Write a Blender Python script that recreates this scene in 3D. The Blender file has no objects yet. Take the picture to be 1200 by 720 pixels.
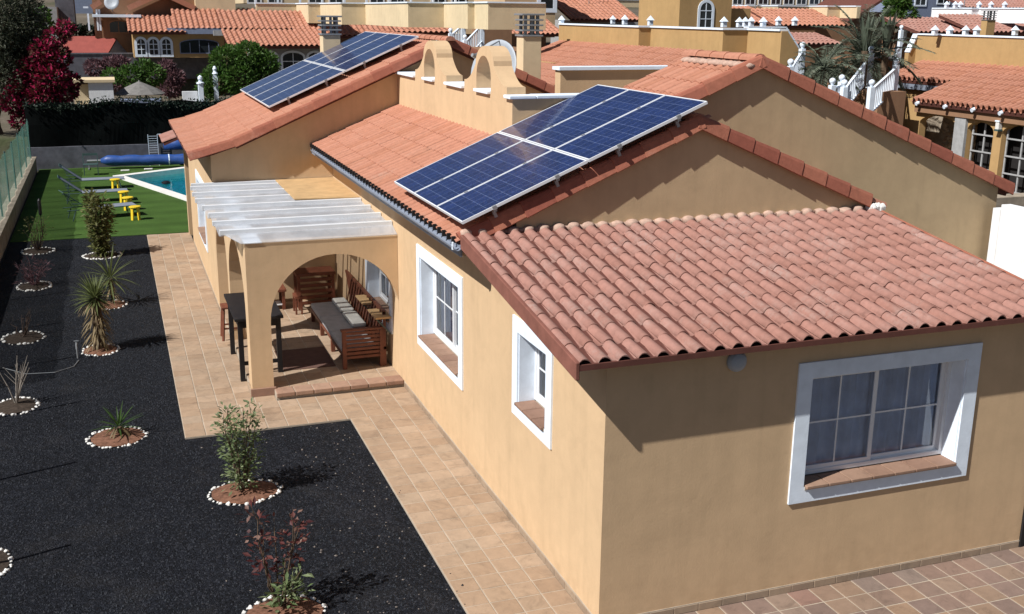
import bpy, bmesh, math, random
from math import radians, sin, cos, pi, sqrt, atan2
from mathutils import Vector, Matrix
from mathutils.geometry import tessellate_polygon
R = random.Random(11)
S = bpy.context.scene
COL = S.collection

# ------------------------------------------------------------------ camera, sky, sun, exposure
F = 1269.0; PITCH, YAW, ROLL = .2656, .3509, .0095
_fw = Vector((sin(YAW)*cos(PITCH), cos(YAW)*cos(PITCH), -sin(PITCH)))
_r0 = Vector((cos(YAW), -sin(YAW), 0)); _u0 = _r0.cross(_fw)
_rt = cos(ROLL)*_r0 + sin(ROLL)*_u0; _up = -sin(ROLL)*_r0 + cos(ROLL)*_u0
CAM = Vector((-4.157, -8.748, 6.0))
cd = bpy.data.cameras.new('camera'); co = bpy.data.objects.new('camera', cd); COL.objects.link(co)
cd.sensor_width = 36; cd.lens = F/1200*36; cd.clip_end = 2000; cd.clip_start = .1
m3 = Matrix((_rt, _up, -_fw)).transposed()
co.matrix_world = Matrix.Translation(CAM) @ m3.to_4x4()
S.camera = co
SUN = Vector((.77, .24, -.87)).normalized()           # direction the light travels
W = bpy.data.worlds.new('World'); S.world = W; W.use_nodes = True
wn = W.node_tree; sk = wn.nodes.new('ShaderNodeTexSky'); sk.sky_type = 'NISHITA'; sk.sun_disc = False
el = math.asin(-SUN.z); sk.sun_elevation = el
sk.sun_rotation = atan2(-SUN.x, -SUN.y)               # clockwise from +Y
sk.air_density = .6; sk.dust_density = .6; sk.ozone_density = .3
bgn = wn.nodes['Background']; bgn.inputs[1].default_value = .05
wn.links.new(sk.outputs[0], bgn.inputs[0])
sl = bpy.data.lights.new('sun', 'SUN'); sl.energy = 4.9; sl.angle = radians(.53); sl.color = (1, .985, .955)
so = bpy.data.objects.new('sun', sl); COL.objects.link(so)
so.rotation_euler = SUN.to_track_quat('-Z', 'Y').to_euler(); so.location = (-20, -10, 30)
S.view_settings.view_transform = 'Standard'; S.view_settings.look = 'None'
S.view_settings.exposure = 0.31; S.view_settings.gamma = 1.0
S.render.engine = 'CYCLES'

# ------------------------------------------------------------------ where a sight line meets a plane (used to survey the far houses)
def ray(x, y): return (_rt*((x-600)/F) + _up*((360-y)/F) + _fw)
def onp(x, y, axis, val):
    d = ray(x, y); t = (val-CAM[axis])/d[axis]; return CAM + d*t

# ------------------------------------------------------------------ materials
MATS = {}
class NT:
    def __init__(s, name):
        s.m = bpy.data.materials.new(name); s.m.use_nodes = True; s.t = s.m.node_tree
        s.b = s.t.nodes['Principled BSDF']; MATS[name] = s.m
    def n(s, typ, **k):
        nd = s.t.nodes.new(typ)
        for a, v in k.items(): setattr(nd, a, v)
        return nd
    def l(s, a, b): s.t.links.new(a, b)
    def pos(s): return s.n('ShaderNodeNewGeometry').outputs['Position']
    def noise(s, scale, detail=4, rough=.6, vec=None, dist=0):
        nd = s.n('ShaderNodeTexNoise'); nd.inputs['Scale'].default_value = scale
        nd.inputs['Detail'].default_value = detail; nd.inputs['Roughness'].default_value = rough
        nd.inputs['Distortion'].default_value = dist
        s.l(vec if vec else s.pos(), nd.inputs['Vector']); return nd.outputs['Fac']
    def ramp(s, fac, stops):
        nd = s.n('ShaderNodeValToRGB'); cr = nd.color_ramp
        while len(cr.elements) < len(stops): cr.elements.new(.5)
        for e, (p, c) in zip(cr.elements, stops):
            e.position = p; e.color = (c[0], c[1], c[2], 1) if isinstance(c, tuple) else (c, c, c, 1)
        s.l(fac, nd.inputs[0]); return nd.outputs[0]
    def mix(s, fac, a, b, mode='MIX'):
        nd = s.n('ShaderNodeMix'); nd.data_type = 'RGBA'; nd.blend_type = mode
        for i, v in ((0, fac), (6, a), (7, b)):
            if isinstance(v, (int, float)): nd.inputs[i].default_value = v
            elif isinstance(v, tuple): nd.inputs[i].default_value = (*v, 1)
            else: s.l(v, nd.inputs[i])
        return nd.outputs[2]
    def mul(s, col, fac):      # multiply colour by a grey value socket
        return s.mix(1.0, col, fac, 'MULTIPLY')
    def rnd(s):
        oi = s.n('ShaderNodeObjectInfo').outputs['Random']; gi = s.n('ShaderNodeNewGeometry').outputs['Random Per Island']
        a = s.n('ShaderNodeMath', operation='ADD'); s.l(oi, a.inputs[0]); s.l(gi, a.inputs[1])
        f = s.n('ShaderNodeMath', operation='FRACT'); s.l(a.outputs[0], f.inputs[0]); return f.outputs[0]
    def bump(s, h, strength=.3, dist=.02):
        nd = s.n('ShaderNodeBump'); nd.inputs['Strength'].default_value = strength; nd.inputs['Distance'].default_value = dist
        s.l(h, nd.inputs['Height']); s.l(nd.outputs[0], s.b.inputs['Normal']); return nd
    def out(s, col=None, rough=.8, spec=.3, metal=0):
        if isinstance(col, tuple): s.b.inputs['Base Color'].default_value = (*col, 1)
        elif col is not None: s.l(col, s.b.inputs['Base Color'])
        s.b.inputs['Roughness'].default_value = rough
        s.b.inputs['Specular IOR Level'].default_value = spec; s.b.inputs['Metallic'].default_value = metal
        return s.m
def plain(name, c, rough=.7, spec=.3, metal=0, var=.12, scale=6, bump=0, bscale=60):
    t = NT(name); nz = t.noise(scale); v = t.ramp(nz, [(.3, 1-var), (.7, 1+var*.4)])
    col = t.mul(c, v)
    if bump: t.bump(t.noise(bscale, 3), bump, .01)
    return t.out(col, rough, spec, metal)
def stucco(name, c, dirt=.12):
    t = NT(name); a = t.noise(.55, 5, .6); b = t.noise(3.5, 5, .65)
    col = t.mix(t.ramp(a, [(.35, 0.), (.7, 1.)]), c, tuple(x*(1-dirt) for x in c))
    col = t.mul(col, t.ramp(b, [(.25, .93), (.7, 1.03)]))
    mp = t.n('ShaderNodeMapping'); mp.inputs['Scale'].default_value = (5.5, 5.5, .35); t.l(t.pos(), mp.inputs[0])
    col = t.mul(col, t.ramp(t.noise(1.0, 5, .6, mp.outputs[0]), [(.36, .955), (.5, 1.0), (.8, 1.01)]))
    col = t.mul(col, t.ramp(t.noise(1.3, 7, .7, dist=1.2), [(.36, .95), (.5, 1.0), (.75, 1.02)]))
    # a little splash dirt just above the paving, streaky
    sx = t.n('ShaderNodeSeparateXYZ'); t.l(t.pos(), sx.inputs[0])
    mr = t.n('ShaderNodeMapRange'); mr.inputs[1].default_value = .05; mr.inputs[2].default_value = .55
    mr.inputs[3].default_value = 1; mr.inputs[4].default_value = 0; t.l(sx.outputs[2], mr.inputs[0])
    q = t.n('ShaderNodeMath', operation='MULTIPLY'); t.l(mr.outputs[0], q.inputs[0]); t.l(t.ramp(t.noise(6, 5), [(.4, 0.), (.7, .35)]), q.inputs[1])
    col = t.mix(q.outputs[0], col, (c[0]*.62, c[1]*.58, c[2]*.55))
    b1 = t.noise(45, 5, .7); b2 = t.noise(2.6, 4, .6, dist=.6)
    sm = t.n('ShaderNodeMath', operation='MULTIPLY_ADD'); t.l(b2, sm.inputs[0]); sm.inputs[1].default_value = 1.6; t.l(b1, sm.inputs[2])
    t.bump(sm.outputs[0], .3, .006)
    return t.out(col, .9, .15)
def tile_mat(name, c1, c2, c3, patch=(.42, .36, .33), pf=(.55, .72), bs=40):
    t = NT(name); r = t.rnd()
    col = t.ramp(r, [(0., c1), (.45, c2), (.8, c3), (1., c2)])
    col = t.mul(col, t.ramp(t.noise(14, 5, .65), [(.25, .82), (.75, 1.1)]))
    pm = t.ramp(t.noise(1.6, 6, .62), [(pf[0], 0.), (pf[1], .75)])
    pn = t.ramp(t.noise(22, 3), [(.35, 0.), (.6, 1.)])
    pm2 = t.mul(pm, pn)
    col = t.mix(pm2, col, patch)
    col = t.mul(col, t.ramp(t.noise(5, 7, .75, dist=.8), [(.30, .80), (.42, 1.0), (.8, 1.03)]))
    t.bump(t.noise(bs, 5, .7), .45, .008)
    return t.out(col, .85, .2)
def floor_tile(name, cs, rough=.75):
    t = NT(name); r = t.rnd()
    col = t.ramp(r, [(i/(len(cs)-1), c) for i, c in enumerate(cs)])
    col = t.mul(col, t.ramp(t.noise(9, 5, .7), [(.25, .84), (.75, 1.08)]))
    col = t.mul(col, t.ramp(t.noise(.8, 4, .6), [(.3, .86), (.7, 1.05)])); col = t.mul(col, t.ramp(t.noise(2.3, 7, .75, dist=1.5), [(.36, .80), (.48, 1.0), (.8, 1.03)]))
    t.bump(t.noise(70, 3), .2, .004)
    return t.out(col, rough, .3)
OCH = stucco('ochre_stucco', (.625, .438, .262), .06)
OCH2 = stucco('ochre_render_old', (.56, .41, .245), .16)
CREAM = stucco('cream_stucco', (.70, .56, .36))
ORANGE = stucco('orange_stucco', (.47, .30, .135))
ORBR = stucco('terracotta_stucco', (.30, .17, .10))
WHITE = plain('white_paint', (.78, .86, .95), .6, .3, var=.10, bump=.15)
WHITEW = plain('white_wall_paint', (.78, .79, .80), .8, .2, var=.10, bump=.2)
ALU = plain('white_aluminium', (.76, .78, .80), .35, .5, var=.04)
RT_F = tile_mat('weathered_pink_tile', (.335, .17, .135), (.355, .185, .148), (.315, .155, .12), (.37, .27, .235), (.48, .74))
RT_M = tile_mat('orange_clay_tile', (.42, .19, .125), (.45, .21, .14), (.39, .17, .105), (.40, .25, .19), (.55, .85))
VERGE = tile_mat('red_verge_tile', (.33, .115, .075), (.38, .145, .09), (.28, .09, .06), (.48, .28, .21), (.58, .8))
VERGEB = plain('verge_side_render', (.235, .095, .07), .85, .2, var=.25, scale=5, bump=.3)
MORTAR = plain('mortar', (.48, .33, .26), .95, .1, var=.3, scale=12, bump=.5)
GROUT = plain('grout', (.44, .37, .29), .95, .1, var=.2, scale=5)
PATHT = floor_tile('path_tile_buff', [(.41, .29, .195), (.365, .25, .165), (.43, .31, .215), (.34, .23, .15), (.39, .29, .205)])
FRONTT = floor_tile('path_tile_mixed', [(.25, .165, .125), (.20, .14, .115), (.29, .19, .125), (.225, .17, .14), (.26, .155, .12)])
SKIRT = floor_tile('skirting_brown', [(.36, .27, .19), (.32, .235, .165), (.39, .29, .2)])
STEPT = floor_tile('step_tile_red', [(.33, .20, .14), (.37, .235, .165), (.29, .17, .12)])
SILLT = floor_tile('sill_tile', [(.30, .18, .125), (.34, .215, .15), (.26, .15, .105)])
WOOD = plain('red_brown_wood', (.17, .055, .03), .5, .4, var=.3, scale=10)
DARKW = plain('black_stained_wood', (.012, .011, .013), .5, .35, var=.3)
CUSH = plain('grey_cushion_cloth', (.44, .43, .43), .95, .1, var=.15, bump=.3, bscale=200)
CUSHW = plain('pale_cushion_cloth', (.62, .61, .56), .95, .1, var=.2, bump=.3, bscale=120)
YEL = plain('yellow_plastic', (.80, .56, .03), .4, .5, var=.05)
GREENM = plain('dark_green_metal', (.05, .09, .085), .5, .4)
SLING = plain('grey_sling_fabric', (.20, .22, .27), .8, .2)
BLUEC = plain('blue_pool_cover', (.025, .075, .27), .45, .4, var=.25, scale=5, bump=.4, bscale=14)
GREYM = plain('grey_metal', (.30, .31, .32), .4, .5, metal=.3)
GUT = plain('blue_grey_gutter', (.22, .25, .31), .45, .5)
DISH = plain('grey_dish_paint', (.36, .39, .43), .45, .4, var=.06)
STONE = plain('white_stone', (.74, .72, .68), .85, .2, var=.3, scale=30)
SOIL = plain('red_soil', (.20, .10, .065), .95, .1, var=.5, scale=18, bump=.8, bscale=40)
DSOIL = plain('dark_soil', (.06, .045, .035), .95, .1, var=.5, scale=18, bump=.8, bscale=40)
BARK = plain('bark', (.13, .09, .06), .95, .1, var=.4, scale=12, bump=.6, bscale=30)
CONC = plain('grey_concrete', (.13, .13, .15), .95, .1, var=.35, scale=3, bump=.4, bscale=25)
WALLB = plain('beige_block_wall', (.36, .30, .23), .95, .1, var=.35, scale=4, bump=.4, bscale=25)
PALEG = plain('pale_grey_render', (.36, .36, .36), .9, .2, var=.2)
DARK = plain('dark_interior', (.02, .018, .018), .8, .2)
GLASSD = plain('dark_window_glass', (.02, .025, .03), .12, .7)
BLUEP = plain('blue_grey_paint', (.22, .26, .36), .7, .2)
PLY = plain('plywood', (.55, .36, .18), .8, .2, var=.2, scale=4)
COPING = plain('pool_coping', (.72, .70, .66), .8, .2)
REDR = plain('red_sheet_roof', (.30, .075, .06), .7, .3, var=.15, scale=3)
PARA = plain('grey_parasol_cloth', (.20, .19, .18), .9, .1, var=.25)
BLKC = plain('black_shade_cloth', (.004, .005, .005), .95, .05, var=.5, scale=2)
TURQ = plain('pool_plaster', (.16, .62, .66), .7, .2, var=.25, scale=3)
FRB = plain('fascia_brown_red', (.13, .05, .038), .8, .2, var=.2)
# gravel, turf, hillside
t = NT('black_gravel')
v = t.n('ShaderNodeTexVoronoi'); v.inputs['Scale'].default_value = 42; t.l(t.pos(), v.inputs['Vector'])
v2 = t.n('ShaderNodeTexVoronoi'); v2.inputs['Scale'].default_value = 95; t.l(t.pos(), v2.inputs['Vector'])
bw = t.n('ShaderNodeRGBToBW'); t.l(v.outputs['Color'], bw.inputs[0])
c = t.ramp(bw.outputs[0], [(.2, (.006, .007, .011)), (.6, (.017, .020, .030)), (.82, (.042, .046, .060)), (.95, (.08, .08, .09))])
c = t.mul(c, t.ramp(t.noise(.7, 6, .65), [(.3, .75), (.7, 1.25)]))
c = t.mul(c, t.ramp(v2.outputs['Distance'], [(0., 1.2), (.6, .5)]))
ad = t.n('ShaderNodeMath', operation='ADD'); t.l(v.outputs['Distance'], ad.inputs[0]); t.l(v2.outputs['Distance'], ad.inputs[1])
inv = t.n('ShaderNodeMath', operation='SUBTRACT'); inv.inputs[0].default_value = 1; t.l(ad.outputs[0], inv.inputs[1])
lo = t.noise(1.1, 4, .6, dist=.8); mm = t.n('ShaderNodeMath', operation='MULTIPLY_ADD'); t.l(lo, mm.inputs[0]); mm.inputs[1].default_value = 5; t.l(inv.outputs[0], mm.inputs[2])
c = t.mix(t.ramp(t.noise(.9, 6, .7, dist=1.0), [(.52, 0.), (.75, .35)]), c, (.055, .05, .048))
t.bump(mm.outputs[0], 1.0, .022); GRAVEL = t.out(c, .9, .2)
t = NT('artificial_turf')
wv = t.n('ShaderNodeTexWave'); wv.wave_type = 'BANDS'; wv.bands_direction = 'Y'; wv.inputs['Scale'].default_value = .16; wv.inputs['Distortion'].default_value = .6
t.l(t.pos(), wv.inputs['Vector'])
c = t.mul((.062, .118, .026), t.ramp(wv.outputs['Fac'], [(.0, .82), (.5, 1.05), (1., .95)]))
c = t.mul(c, t.ramp(t.noise(60, 4, .7), [(.25, .6), (.75, 1.35)])); c = t.mul(c, t.ramp(t.noise(1.2, 5), [(.3, .85), (.7, 1.12)]))
t.bump(t.noise(120, 3), .8, .02); TURF = t.out(c, .95, .1)
t = NT('dry_hillside')
c = t.ramp(t.noise(.12, 6, .65), [(.3, (.055, .065, .03)), (.5, (.12, .10, .075)), (.7, (.17, .14, .11))])
t.bump(t.noise(2, 5), .6, .2); HILL = t.out(c, .95, .1)
# water and glass
t = NT('pool_water'); t.b.inputs['Base Color'].default_value = (.45, .9, .92, 1); t.b.inputs['Roughness'].default_value = .04
t.b.inputs['Transmission Weight'].default_value = .9; t.b.inputs['IOR'].default_value = 1.33
t.bump(t.noise(3.2, 3, .5, dist=.8), .25, .05); WATER = t.m
def glass(name, tint, rough=.03, fr=1.5, base=.06):
    t = NT(name); tr = t.n('ShaderNodeBsdfTransparent'); tr.inputs[0].default_value = (*tint, 1)
    gl = t.n('ShaderNodeBsdfGlossy'); gl.inputs['Roughness'].default_value = rough
    fz = t.n('ShaderNodeFresnel'); fz.inputs[0].default_value = fr
    mp = t.n('ShaderNodeMath', operation='ADD'); mp.inputs[1].default_value = base; t.l(fz.outputs[0], mp.inputs[0])
    mx = t.n('ShaderNodeMixShader'); t.l(mp.outputs[0], mx.inputs[0]); t.l(tr.outputs[0], mx.inputs[1]); t.l(gl.outputs[0], mx.inputs[2])
    t.l(mx.outputs[0], t.t.nodes['Material Output'].inputs[0]); return t.m
WATER = glass('clear_pool_water', (.50, .90, .93), .05, 1.33, .01)
_w = WATER.node_tree; _b = _w.nodes.new('ShaderNodeBump'); _n = _w.nodes.new('ShaderNodeTexNoise'); _n.inputs['Scale'].default_value = 3; _g = _w.nodes.new('ShaderNodeNewGeometry')
_w.links.new(_g.outputs['Position'], _n.inputs['Vector']); _w.links.new(_n.outputs['Fac'], _b.inputs['Height']); _b.inputs['Strength'].default_value = .3; _b.inputs['Distance'].default_value = .05
for _k in _w.nodes:
    if _k.type in ('BSDF_GLOSSY', 'FRESNEL'): _w.links.new(_b.outputs[0], _k.inputs['Normal'])
GLASS = glass('window_glass', (.80, .86, .95))
# translucent fabrics
def cloth(name, c, trans, alpha=0, holes=0):
    t = NT(name); d = t.n('ShaderNodeBsdfDiffuse'); tl = t.n('ShaderNodeBsdfTranslucent')
    cc = t.mul(c, t.ramp(t.noise(3, 5), [(.3, .8), (.7, 1.15)]))
    t.l(cc, d.inputs[0]); t.l(cc, tl.inputs[0])
    mx = t.n('ShaderNodeMixShader'); mx.inputs[0].default_value = trans; t.l(d.outputs[0], mx.inputs[1]); t.l(tl.outputs[0], mx.inputs[2])
    last = mx.outputs[0]
    if alpha:
        tp = t.n('ShaderNodeBsdfTransparent'); m2 = t.n('ShaderNodeMixShader')
        if holes: t.l(t.ramp(t.noise(1.3, 6, .7), [(holes, alpha), (holes+.12, .9)]), m2.inputs[0])
        else: m2.inputs[0].default_value = alpha
        t.l(last, m2.inputs[1]); t.l(tp.outputs[0], m2.inputs[2]); last = m2.outputs[0]
    t.l(last, t.t.nodes['Material Output'].inputs[0]); return t.m
CURT = cloth('sheer_curtain', (.82, .88, 1.0), .12, .0)
MESHG = cloth('green_mesh_cloth', (.12, .26, .21), .45, .5, 0)
POLY = cloth('grey_polycarbonate', (.72, .75, .80), .40, .58)
def leafm(name, cs, trans=.35, sat=1):
    t = NT(name); r = t.n('ShaderNodeNewGeometry').outputs['Random Per Island']
    cc = t.ramp(r, [(i/(len(cs)-1), c) for i, c in enumerate(cs)])
    cc = t.mul(cc, t.ramp(t.noise(2.2, 4), [(.3, .7), (.7, 1.25)]))
    t.l(cc, t.b.inputs['Base Color']); t.b.inputs['Roughness'].default_value = .55; t.b.inputs['Specular IOR Level'].default_value = .3
    tl = t.n('ShaderNodeBsdfTranslucent'); t.l(cc, tl.inputs[0]); mx = t.n('ShaderNodeMixShader'); mx.inputs[0].default_value = trans
    t.l(t.b.outputs[0], mx.inputs[1]); t.l(tl.outputs[0], mx.inputs[2]); t.l(mx.outputs[0], t.t.nodes['Material Output'].inputs[0]); return t.m
L_SHRUB = leafm('shrub_leaf', [(.10, .15, .05), (.16, .21, .09), (.24, .28, .15), (.09, .12, .04)])
L_BUSH = leafm('olive_bush_leaf', [(.11, .12, .03), (.17, .18, .06), (.09, .10, .03), (.22, .21, .09)])
L_GREEN = leafm('bright_green_leaf', [(.05, .12, .02), (.08, .17, .03), (.04, .08, .015), (.12, .2, .05)])
L_DARK = leafm('olive_tree_leaf', [(.045, .055, .03), (.08, .09, .055), (.12, .125, .09), (.03, .04, .02)])
L_HEDGE = leafm('hedge_leaf', [(.010, .017, .012), (.018, .03, .018), (.012, .02, .012)], .15)
L_RED = leafm('bougainvillea_bract', [(.38, .016, .075), (.50, .03, .11), (.10, .012, .02), (.05, .05, .02), (.16, .03, .04)])
L_BORD = leafm('burgundy_leaf', [(.10, .022, .022), (.16, .055, .045), (.06, .014, .016), (.36, .22, .17)])
L_YUC = leafm('yucca_leaf', [(.12, .16, .05), (.18, .21, .08), (.10, .12, .04), (.24, .24, .10)])
L_DEAD = leafm('dry_leaf', [(.30, .22, .11), (.22, .16, .08), (.36, .28, .16)])
L_PALM = leafm('palm_leaflet', [(.14, .17, .12), (.22, .25, .18), (.08, .10, .07), (.32, .35, .27)])
L_TWIG = plain('twig', (.10, .07, .055), .9, .1, var=.3)
L_PTWIG = plain('pale_twig', (.24, .21, .18), .9, .1, var=.3)
L_MAUVE = leafm('mauve_leaf', [(.12, .06, .07), (.2, .1, .11), (.08, .05, .06)])
# solar cells
t = NT('solar_cells')
tc = t.n('ShaderNodeTexCoord').outputs['UV']
br = t.n('ShaderNodeTexBrick'); br.offset = 0; br.inputs['Scale'].default_value = 1
br.inputs['Brick Width'].default_value = 1; br.inputs['Row Height'].default_value = 1; br.inputs['Mortar Size'].default_value = .022
br.inputs['Mortar Smooth'].default_value = .3; br.inputs['Bias'].default_value = 0
br.inputs['Color1'].default_value = (.009, .018, .075, 1); br.inputs['Color2'].default_value = (.013, .026, .105, 1); br.inputs['Mortar'].default_value = (.10, .13, .24, 1)
t.l(tc, br.inputs['Vector'])
vv = t.n('ShaderNodeTexVoronoi'); vv.inputs['Scale'].default_value = 7; t.l(tc, vv.inputs['Vector'])
bw = t.n('ShaderNodeRGBToBW'); t.l(vv.outputs['Color'], bw.inputs[0])
cc = t.mul(br.outputs['Color'], t.ramp(bw.outputs[0], [(.2, .75), (.8, 1.3)]))
t.b.inputs['Coat Weight'].default_value = .6; t.b.inputs['Coat Roughness'].default_value = .08
CELLS = t.out(cc, .35, .5)
BLUEIF = None

# ------------------------------------------------------------------ mesh builder
class MB:
    def __init__(s, mat=None): s.v = []; s.f = []; s.M = mat; s.uv = None
    def add(s, vs, fs):
        k = len(s.v); M = s.M
        s.v += [tuple(M @ Vector(p)) if M else tuple(p) for p in vs]; s.f += [tuple(i+k for i in f) for f in fs]
    def box(s, x0, x1, y0, y1, z0, z1):
        s.add([(x0,y0,z0),(x1,y0,z0),(x1,y1,z0),(x0,y1,z0),(x0,y0,z1),(x1,y0,z1),(x1,y1,z1),(x0,y1,z1)],
              [(0,3,2,1),(4,5,6,7),(0,1,5,4),(1,2,6,5),(2,3,7,6),(3,0,4,7)]); return s
    def bar(s, a, b, w, h, upv=(0, 0, 1)):
        a = Vector(a); b = Vector(b); d = (b-a).normalized(); u = Vector(upv)
        sd = d.cross(u)
        if sd.length < 1e-4: sd = d.cross(Vector((1, 0, 0)))
        sd.normalize(); u = sd.cross(d)
        c = [a+sd*(i*w/2)+u*(j*h/2) for i, j in ((-1,-1),(1,-1),(1,1),(-1,1))] + [b+sd*(i*w/2)+u*(j*h/2) for i, j in ((-1,-1),(1,-1),(1,1),(-1,1))]
        s.add(c, [(0,1,2,3),(7,6,5,4),(0,4,5,1),(1,5,6,2),(2,6,7,3),(3,7,4,0)]); return s
    def tube(s, pts, rs, n=6, cap=True):
        pts = [Vector(p) for p in pts]
        if isinstance(rs, (int, float)): rs = [rs]*len(pts)
        vs = []; fs = []
        for i, p in enumerate(pts):
            d = (pts[min(i+1, len(pts)-1)]-pts[max(i-1, 0)]).normalized()
            a = d.cross(Vector((0, 0, 1)))
            if a.length < .05: a = d.cross(Vector((1, 0, 0)))
            a.normalize(); b = d.cross(a)
            for k in range(n):
                q = 2*pi*k/n; vs.append(p+(a*cos(q)+b*sin(q))*rs[i])
        for i in range(len(pts)-1):
            for k in range(n):
                k2 = (k+1) % n; fs.append((i*n+k, i*n+k2, (i+1)*n+k2, (i+1)*n+k))
        if cap: fs += [tuple(range(n)), tuple((len(pts)-1)*n+k for k in reversed(range(n)))]
        s.add(vs, fs); return s
    def lathe(s, prof, c=(0,0,0), n=14):
        vs = []; fs = []; c = Vector(c)
        for r, z in prof:
            for k in range(n): vs.append(c+Vector((r*cos(2*pi*k/n), r*sin(2*pi*k/n), z)))
        for i in range(len(prof)-1):
            for k in range(n):
                k2 = (k+1) % n; fs.append((i*n+k, i*n+k2, (i+1)*n+k2, (i+1)*n+k))
        fs += [tuple(reversed(range(n))), tuple((len(prof)-1)*n+k for k in range(n))]
        s.add(vs, fs); return s
    def plate(s, loops, th):
        """loops in the local xz-plane (first outer, then holes), extruded along +y by th"""
        L = [[Vector((a, 0, b)) for a, b in lp] for lp in loops]
        tr = tessellate_polygon(L); flat = [p for lp in L for p in lp]; n = len(flat)
        vs = flat + [p+Vector((0, th, 0)) for p in flat]
        fs = []
        for a, b, c in tr:
            nn = (flat[b]-flat[a]).cross(flat[c]-flat[a])
            if nn.y > 0: a, b, c = a, c, b
            fs.append((a, b, c)); fs.append((a+n, c+n, b+n))
        k = 0
        for lp in L:
            m = len(lp)
            for i in range(m):
                j = (i+1) % m; fs.append((k+i, k+j, k+j+n, k+i+n))
            k += m
        s.add(vs, fs); return s
    def slab(s, quad, th):
        """four 3D corners (counterclockwise seen from above), thickened downwards along the normal"""
        q = [Vector(p) for p in quad]; n = (q[1]-q[0]).cross(q[2]-q[0]).normalized()
        if n.z < 0: n = -n
        b = [p-n*th for p in q]
        s.add(q+b, [(0,1,2,3),(7,6,5,4),(0,4,5,1),(1,5,6,2),(2,6,7,3),(3,7,4,0)]); return s
    def mesh(s, name, mat, smooth=False, recalc=True):
        me = bpy.data.meshes.new(name); me.from_pydata(s.v, [], s.f); me.update()
        for m in (mat if isinstance(mat, (list, tuple)) else [mat]): me.materials.append(m)
        if smooth: me.polygons.foreach_set('use_smooth', [True]*len(me.polygons))
        if not recalc: return me
        bm = bmesh.new(); bm.from_mesh(me); bmesh.ops.recalc_face_normals(bm, faces=bm.faces); bm.to_mesh(me); bm.free()
        return me
    def build(s, name, mat, parent=None, smooth=False, bevel=0, recalc=True, **k):
        me = s.mesh(name, mat, smooth, recalc)
        return link(name, me, parent, bevel=bevel, **k)
def link(name, me, parent=None, M=None, bevel=0, label=None, cat=None, group=None, kind=None):
    o = bpy.data.objects.new(name, me); COL.objects.link(o)
    if parent:
        o.parent = parent
        o.matrix_parent_inverse = world(parent).inverted()
    if M is not None: o.matrix_basis = M
    if bevel:
        b = o.modifiers.new('edge', 'BEVEL'); b.width = bevel; b.segments = 2; b.limit_method = 'ANGLE'; b.angle_limit = radians(40)
    tag(o, label, cat, group, kind); return o
def world(o):
    M = o.matrix_basis.copy()
    if o.parent: M = world(o.parent) @ o.matrix_parent_inverse @ M
    return M
def tag(o, label=None, cat=None, group=None, kind=None):
    for k, v in (('label', label), ('category', cat), ('group', group), ('kind', kind)):
        if v: o[k] = v
    return o
def thing(name, label, cat, loc=(0, 0, 0), group=None, rz=0):
    o = bpy.data.objects.new(name, None); COL.objects.link(o); o.empty_display_size = .2
    o.location = loc; o.rotation_euler = (0, 0, rz); return tag(o, label, cat, group)
def copy_thing(o, loc, rz=None, label=None, scale=None):
    def cp(a, par):
        c = a.copy(); COL.objects.link(c)
        if par: c.parent = par
        for ch in kids.get(a.name, []): cp(ch, c)
        return c
    kids = {}
    for x in COL.objects:
        if x.parent: kids.setdefault(x.parent.name, []).append(x)
    r = cp(o, None); r.location = loc
    if rz is not None: r.rotation_euler.z = rz
    if scale: r.scale = scale
    if label: r['label'] = label
    return r
def T(x, y, z): return Matrix.Translation((x, y, z))
RX = Matrix.Rotation(-pi/2, 4, 'Z')       # local x -> -Y, local y -> +X  (a wall that faces -X)

# ------------------------------------------------------------------ barrel tiles
PU = [0, .07, .18, .31, .44, .57, .68, .75, .88, 1.0]; PH = [-.008, .026, .047, .054, .047, .026, -.008, -.018, -.018, -.008]
def tile_pts(p, L, hs=1.0, lift=.022, lip=.020):
    """one barrel-and-pan tile: width p along x, length L along +y (upslope), z up; low edge lifted over the course below"""
    n = len(PU); vs = []
    for u, h in zip(PU, PH): vs.append((u*p, 0, h*hs+lift))
    for u, h in zip(PU, PH): vs.append((u*p, L, h*hs*.93))
    for u, h in zip(PU, PH): vs.append((u*p, 0, h*hs+lift-lip))
    fs = [(i, i+1, n+i+1, n+i) for i in range(n-1)] + [(2*n+i, 2*n+i+1, i+1, i) for i in range(n-1)]
    return vs, fs
def tiles_joined(O, U, V, nu, nv, p, L, keep=None, hs=1.0, jit=.004, rr=None, lift=None):
    rr = rr or R; U = Vector(U).normalized(); V = Vector(V).normalized(); N = U.cross(V)
    if N.z < 0: N = -N
    vs, fs = tile_pts(p, L*1.06, hs, lift or (.022 if hs > .6 else .014)); mb = MB()
    for j in range(nv):
        for i in range(nu):
            c = Vector(O)+U*((i+.5)*p)+V*((j+.5)*L)
            if keep and not keep(c): continue
            o = Vector(O)+U*(i*p+rr.uniform(-jit, jit))+V*(j*L+rr.uniform(-jit, jit)*2)+N*rr.uniform(0, jit)
            mb.add([o+U*a+V*b+N*c_ for a, b, c_ in vs], fs)
    return mb
def smoothish(o):
    return o

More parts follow.
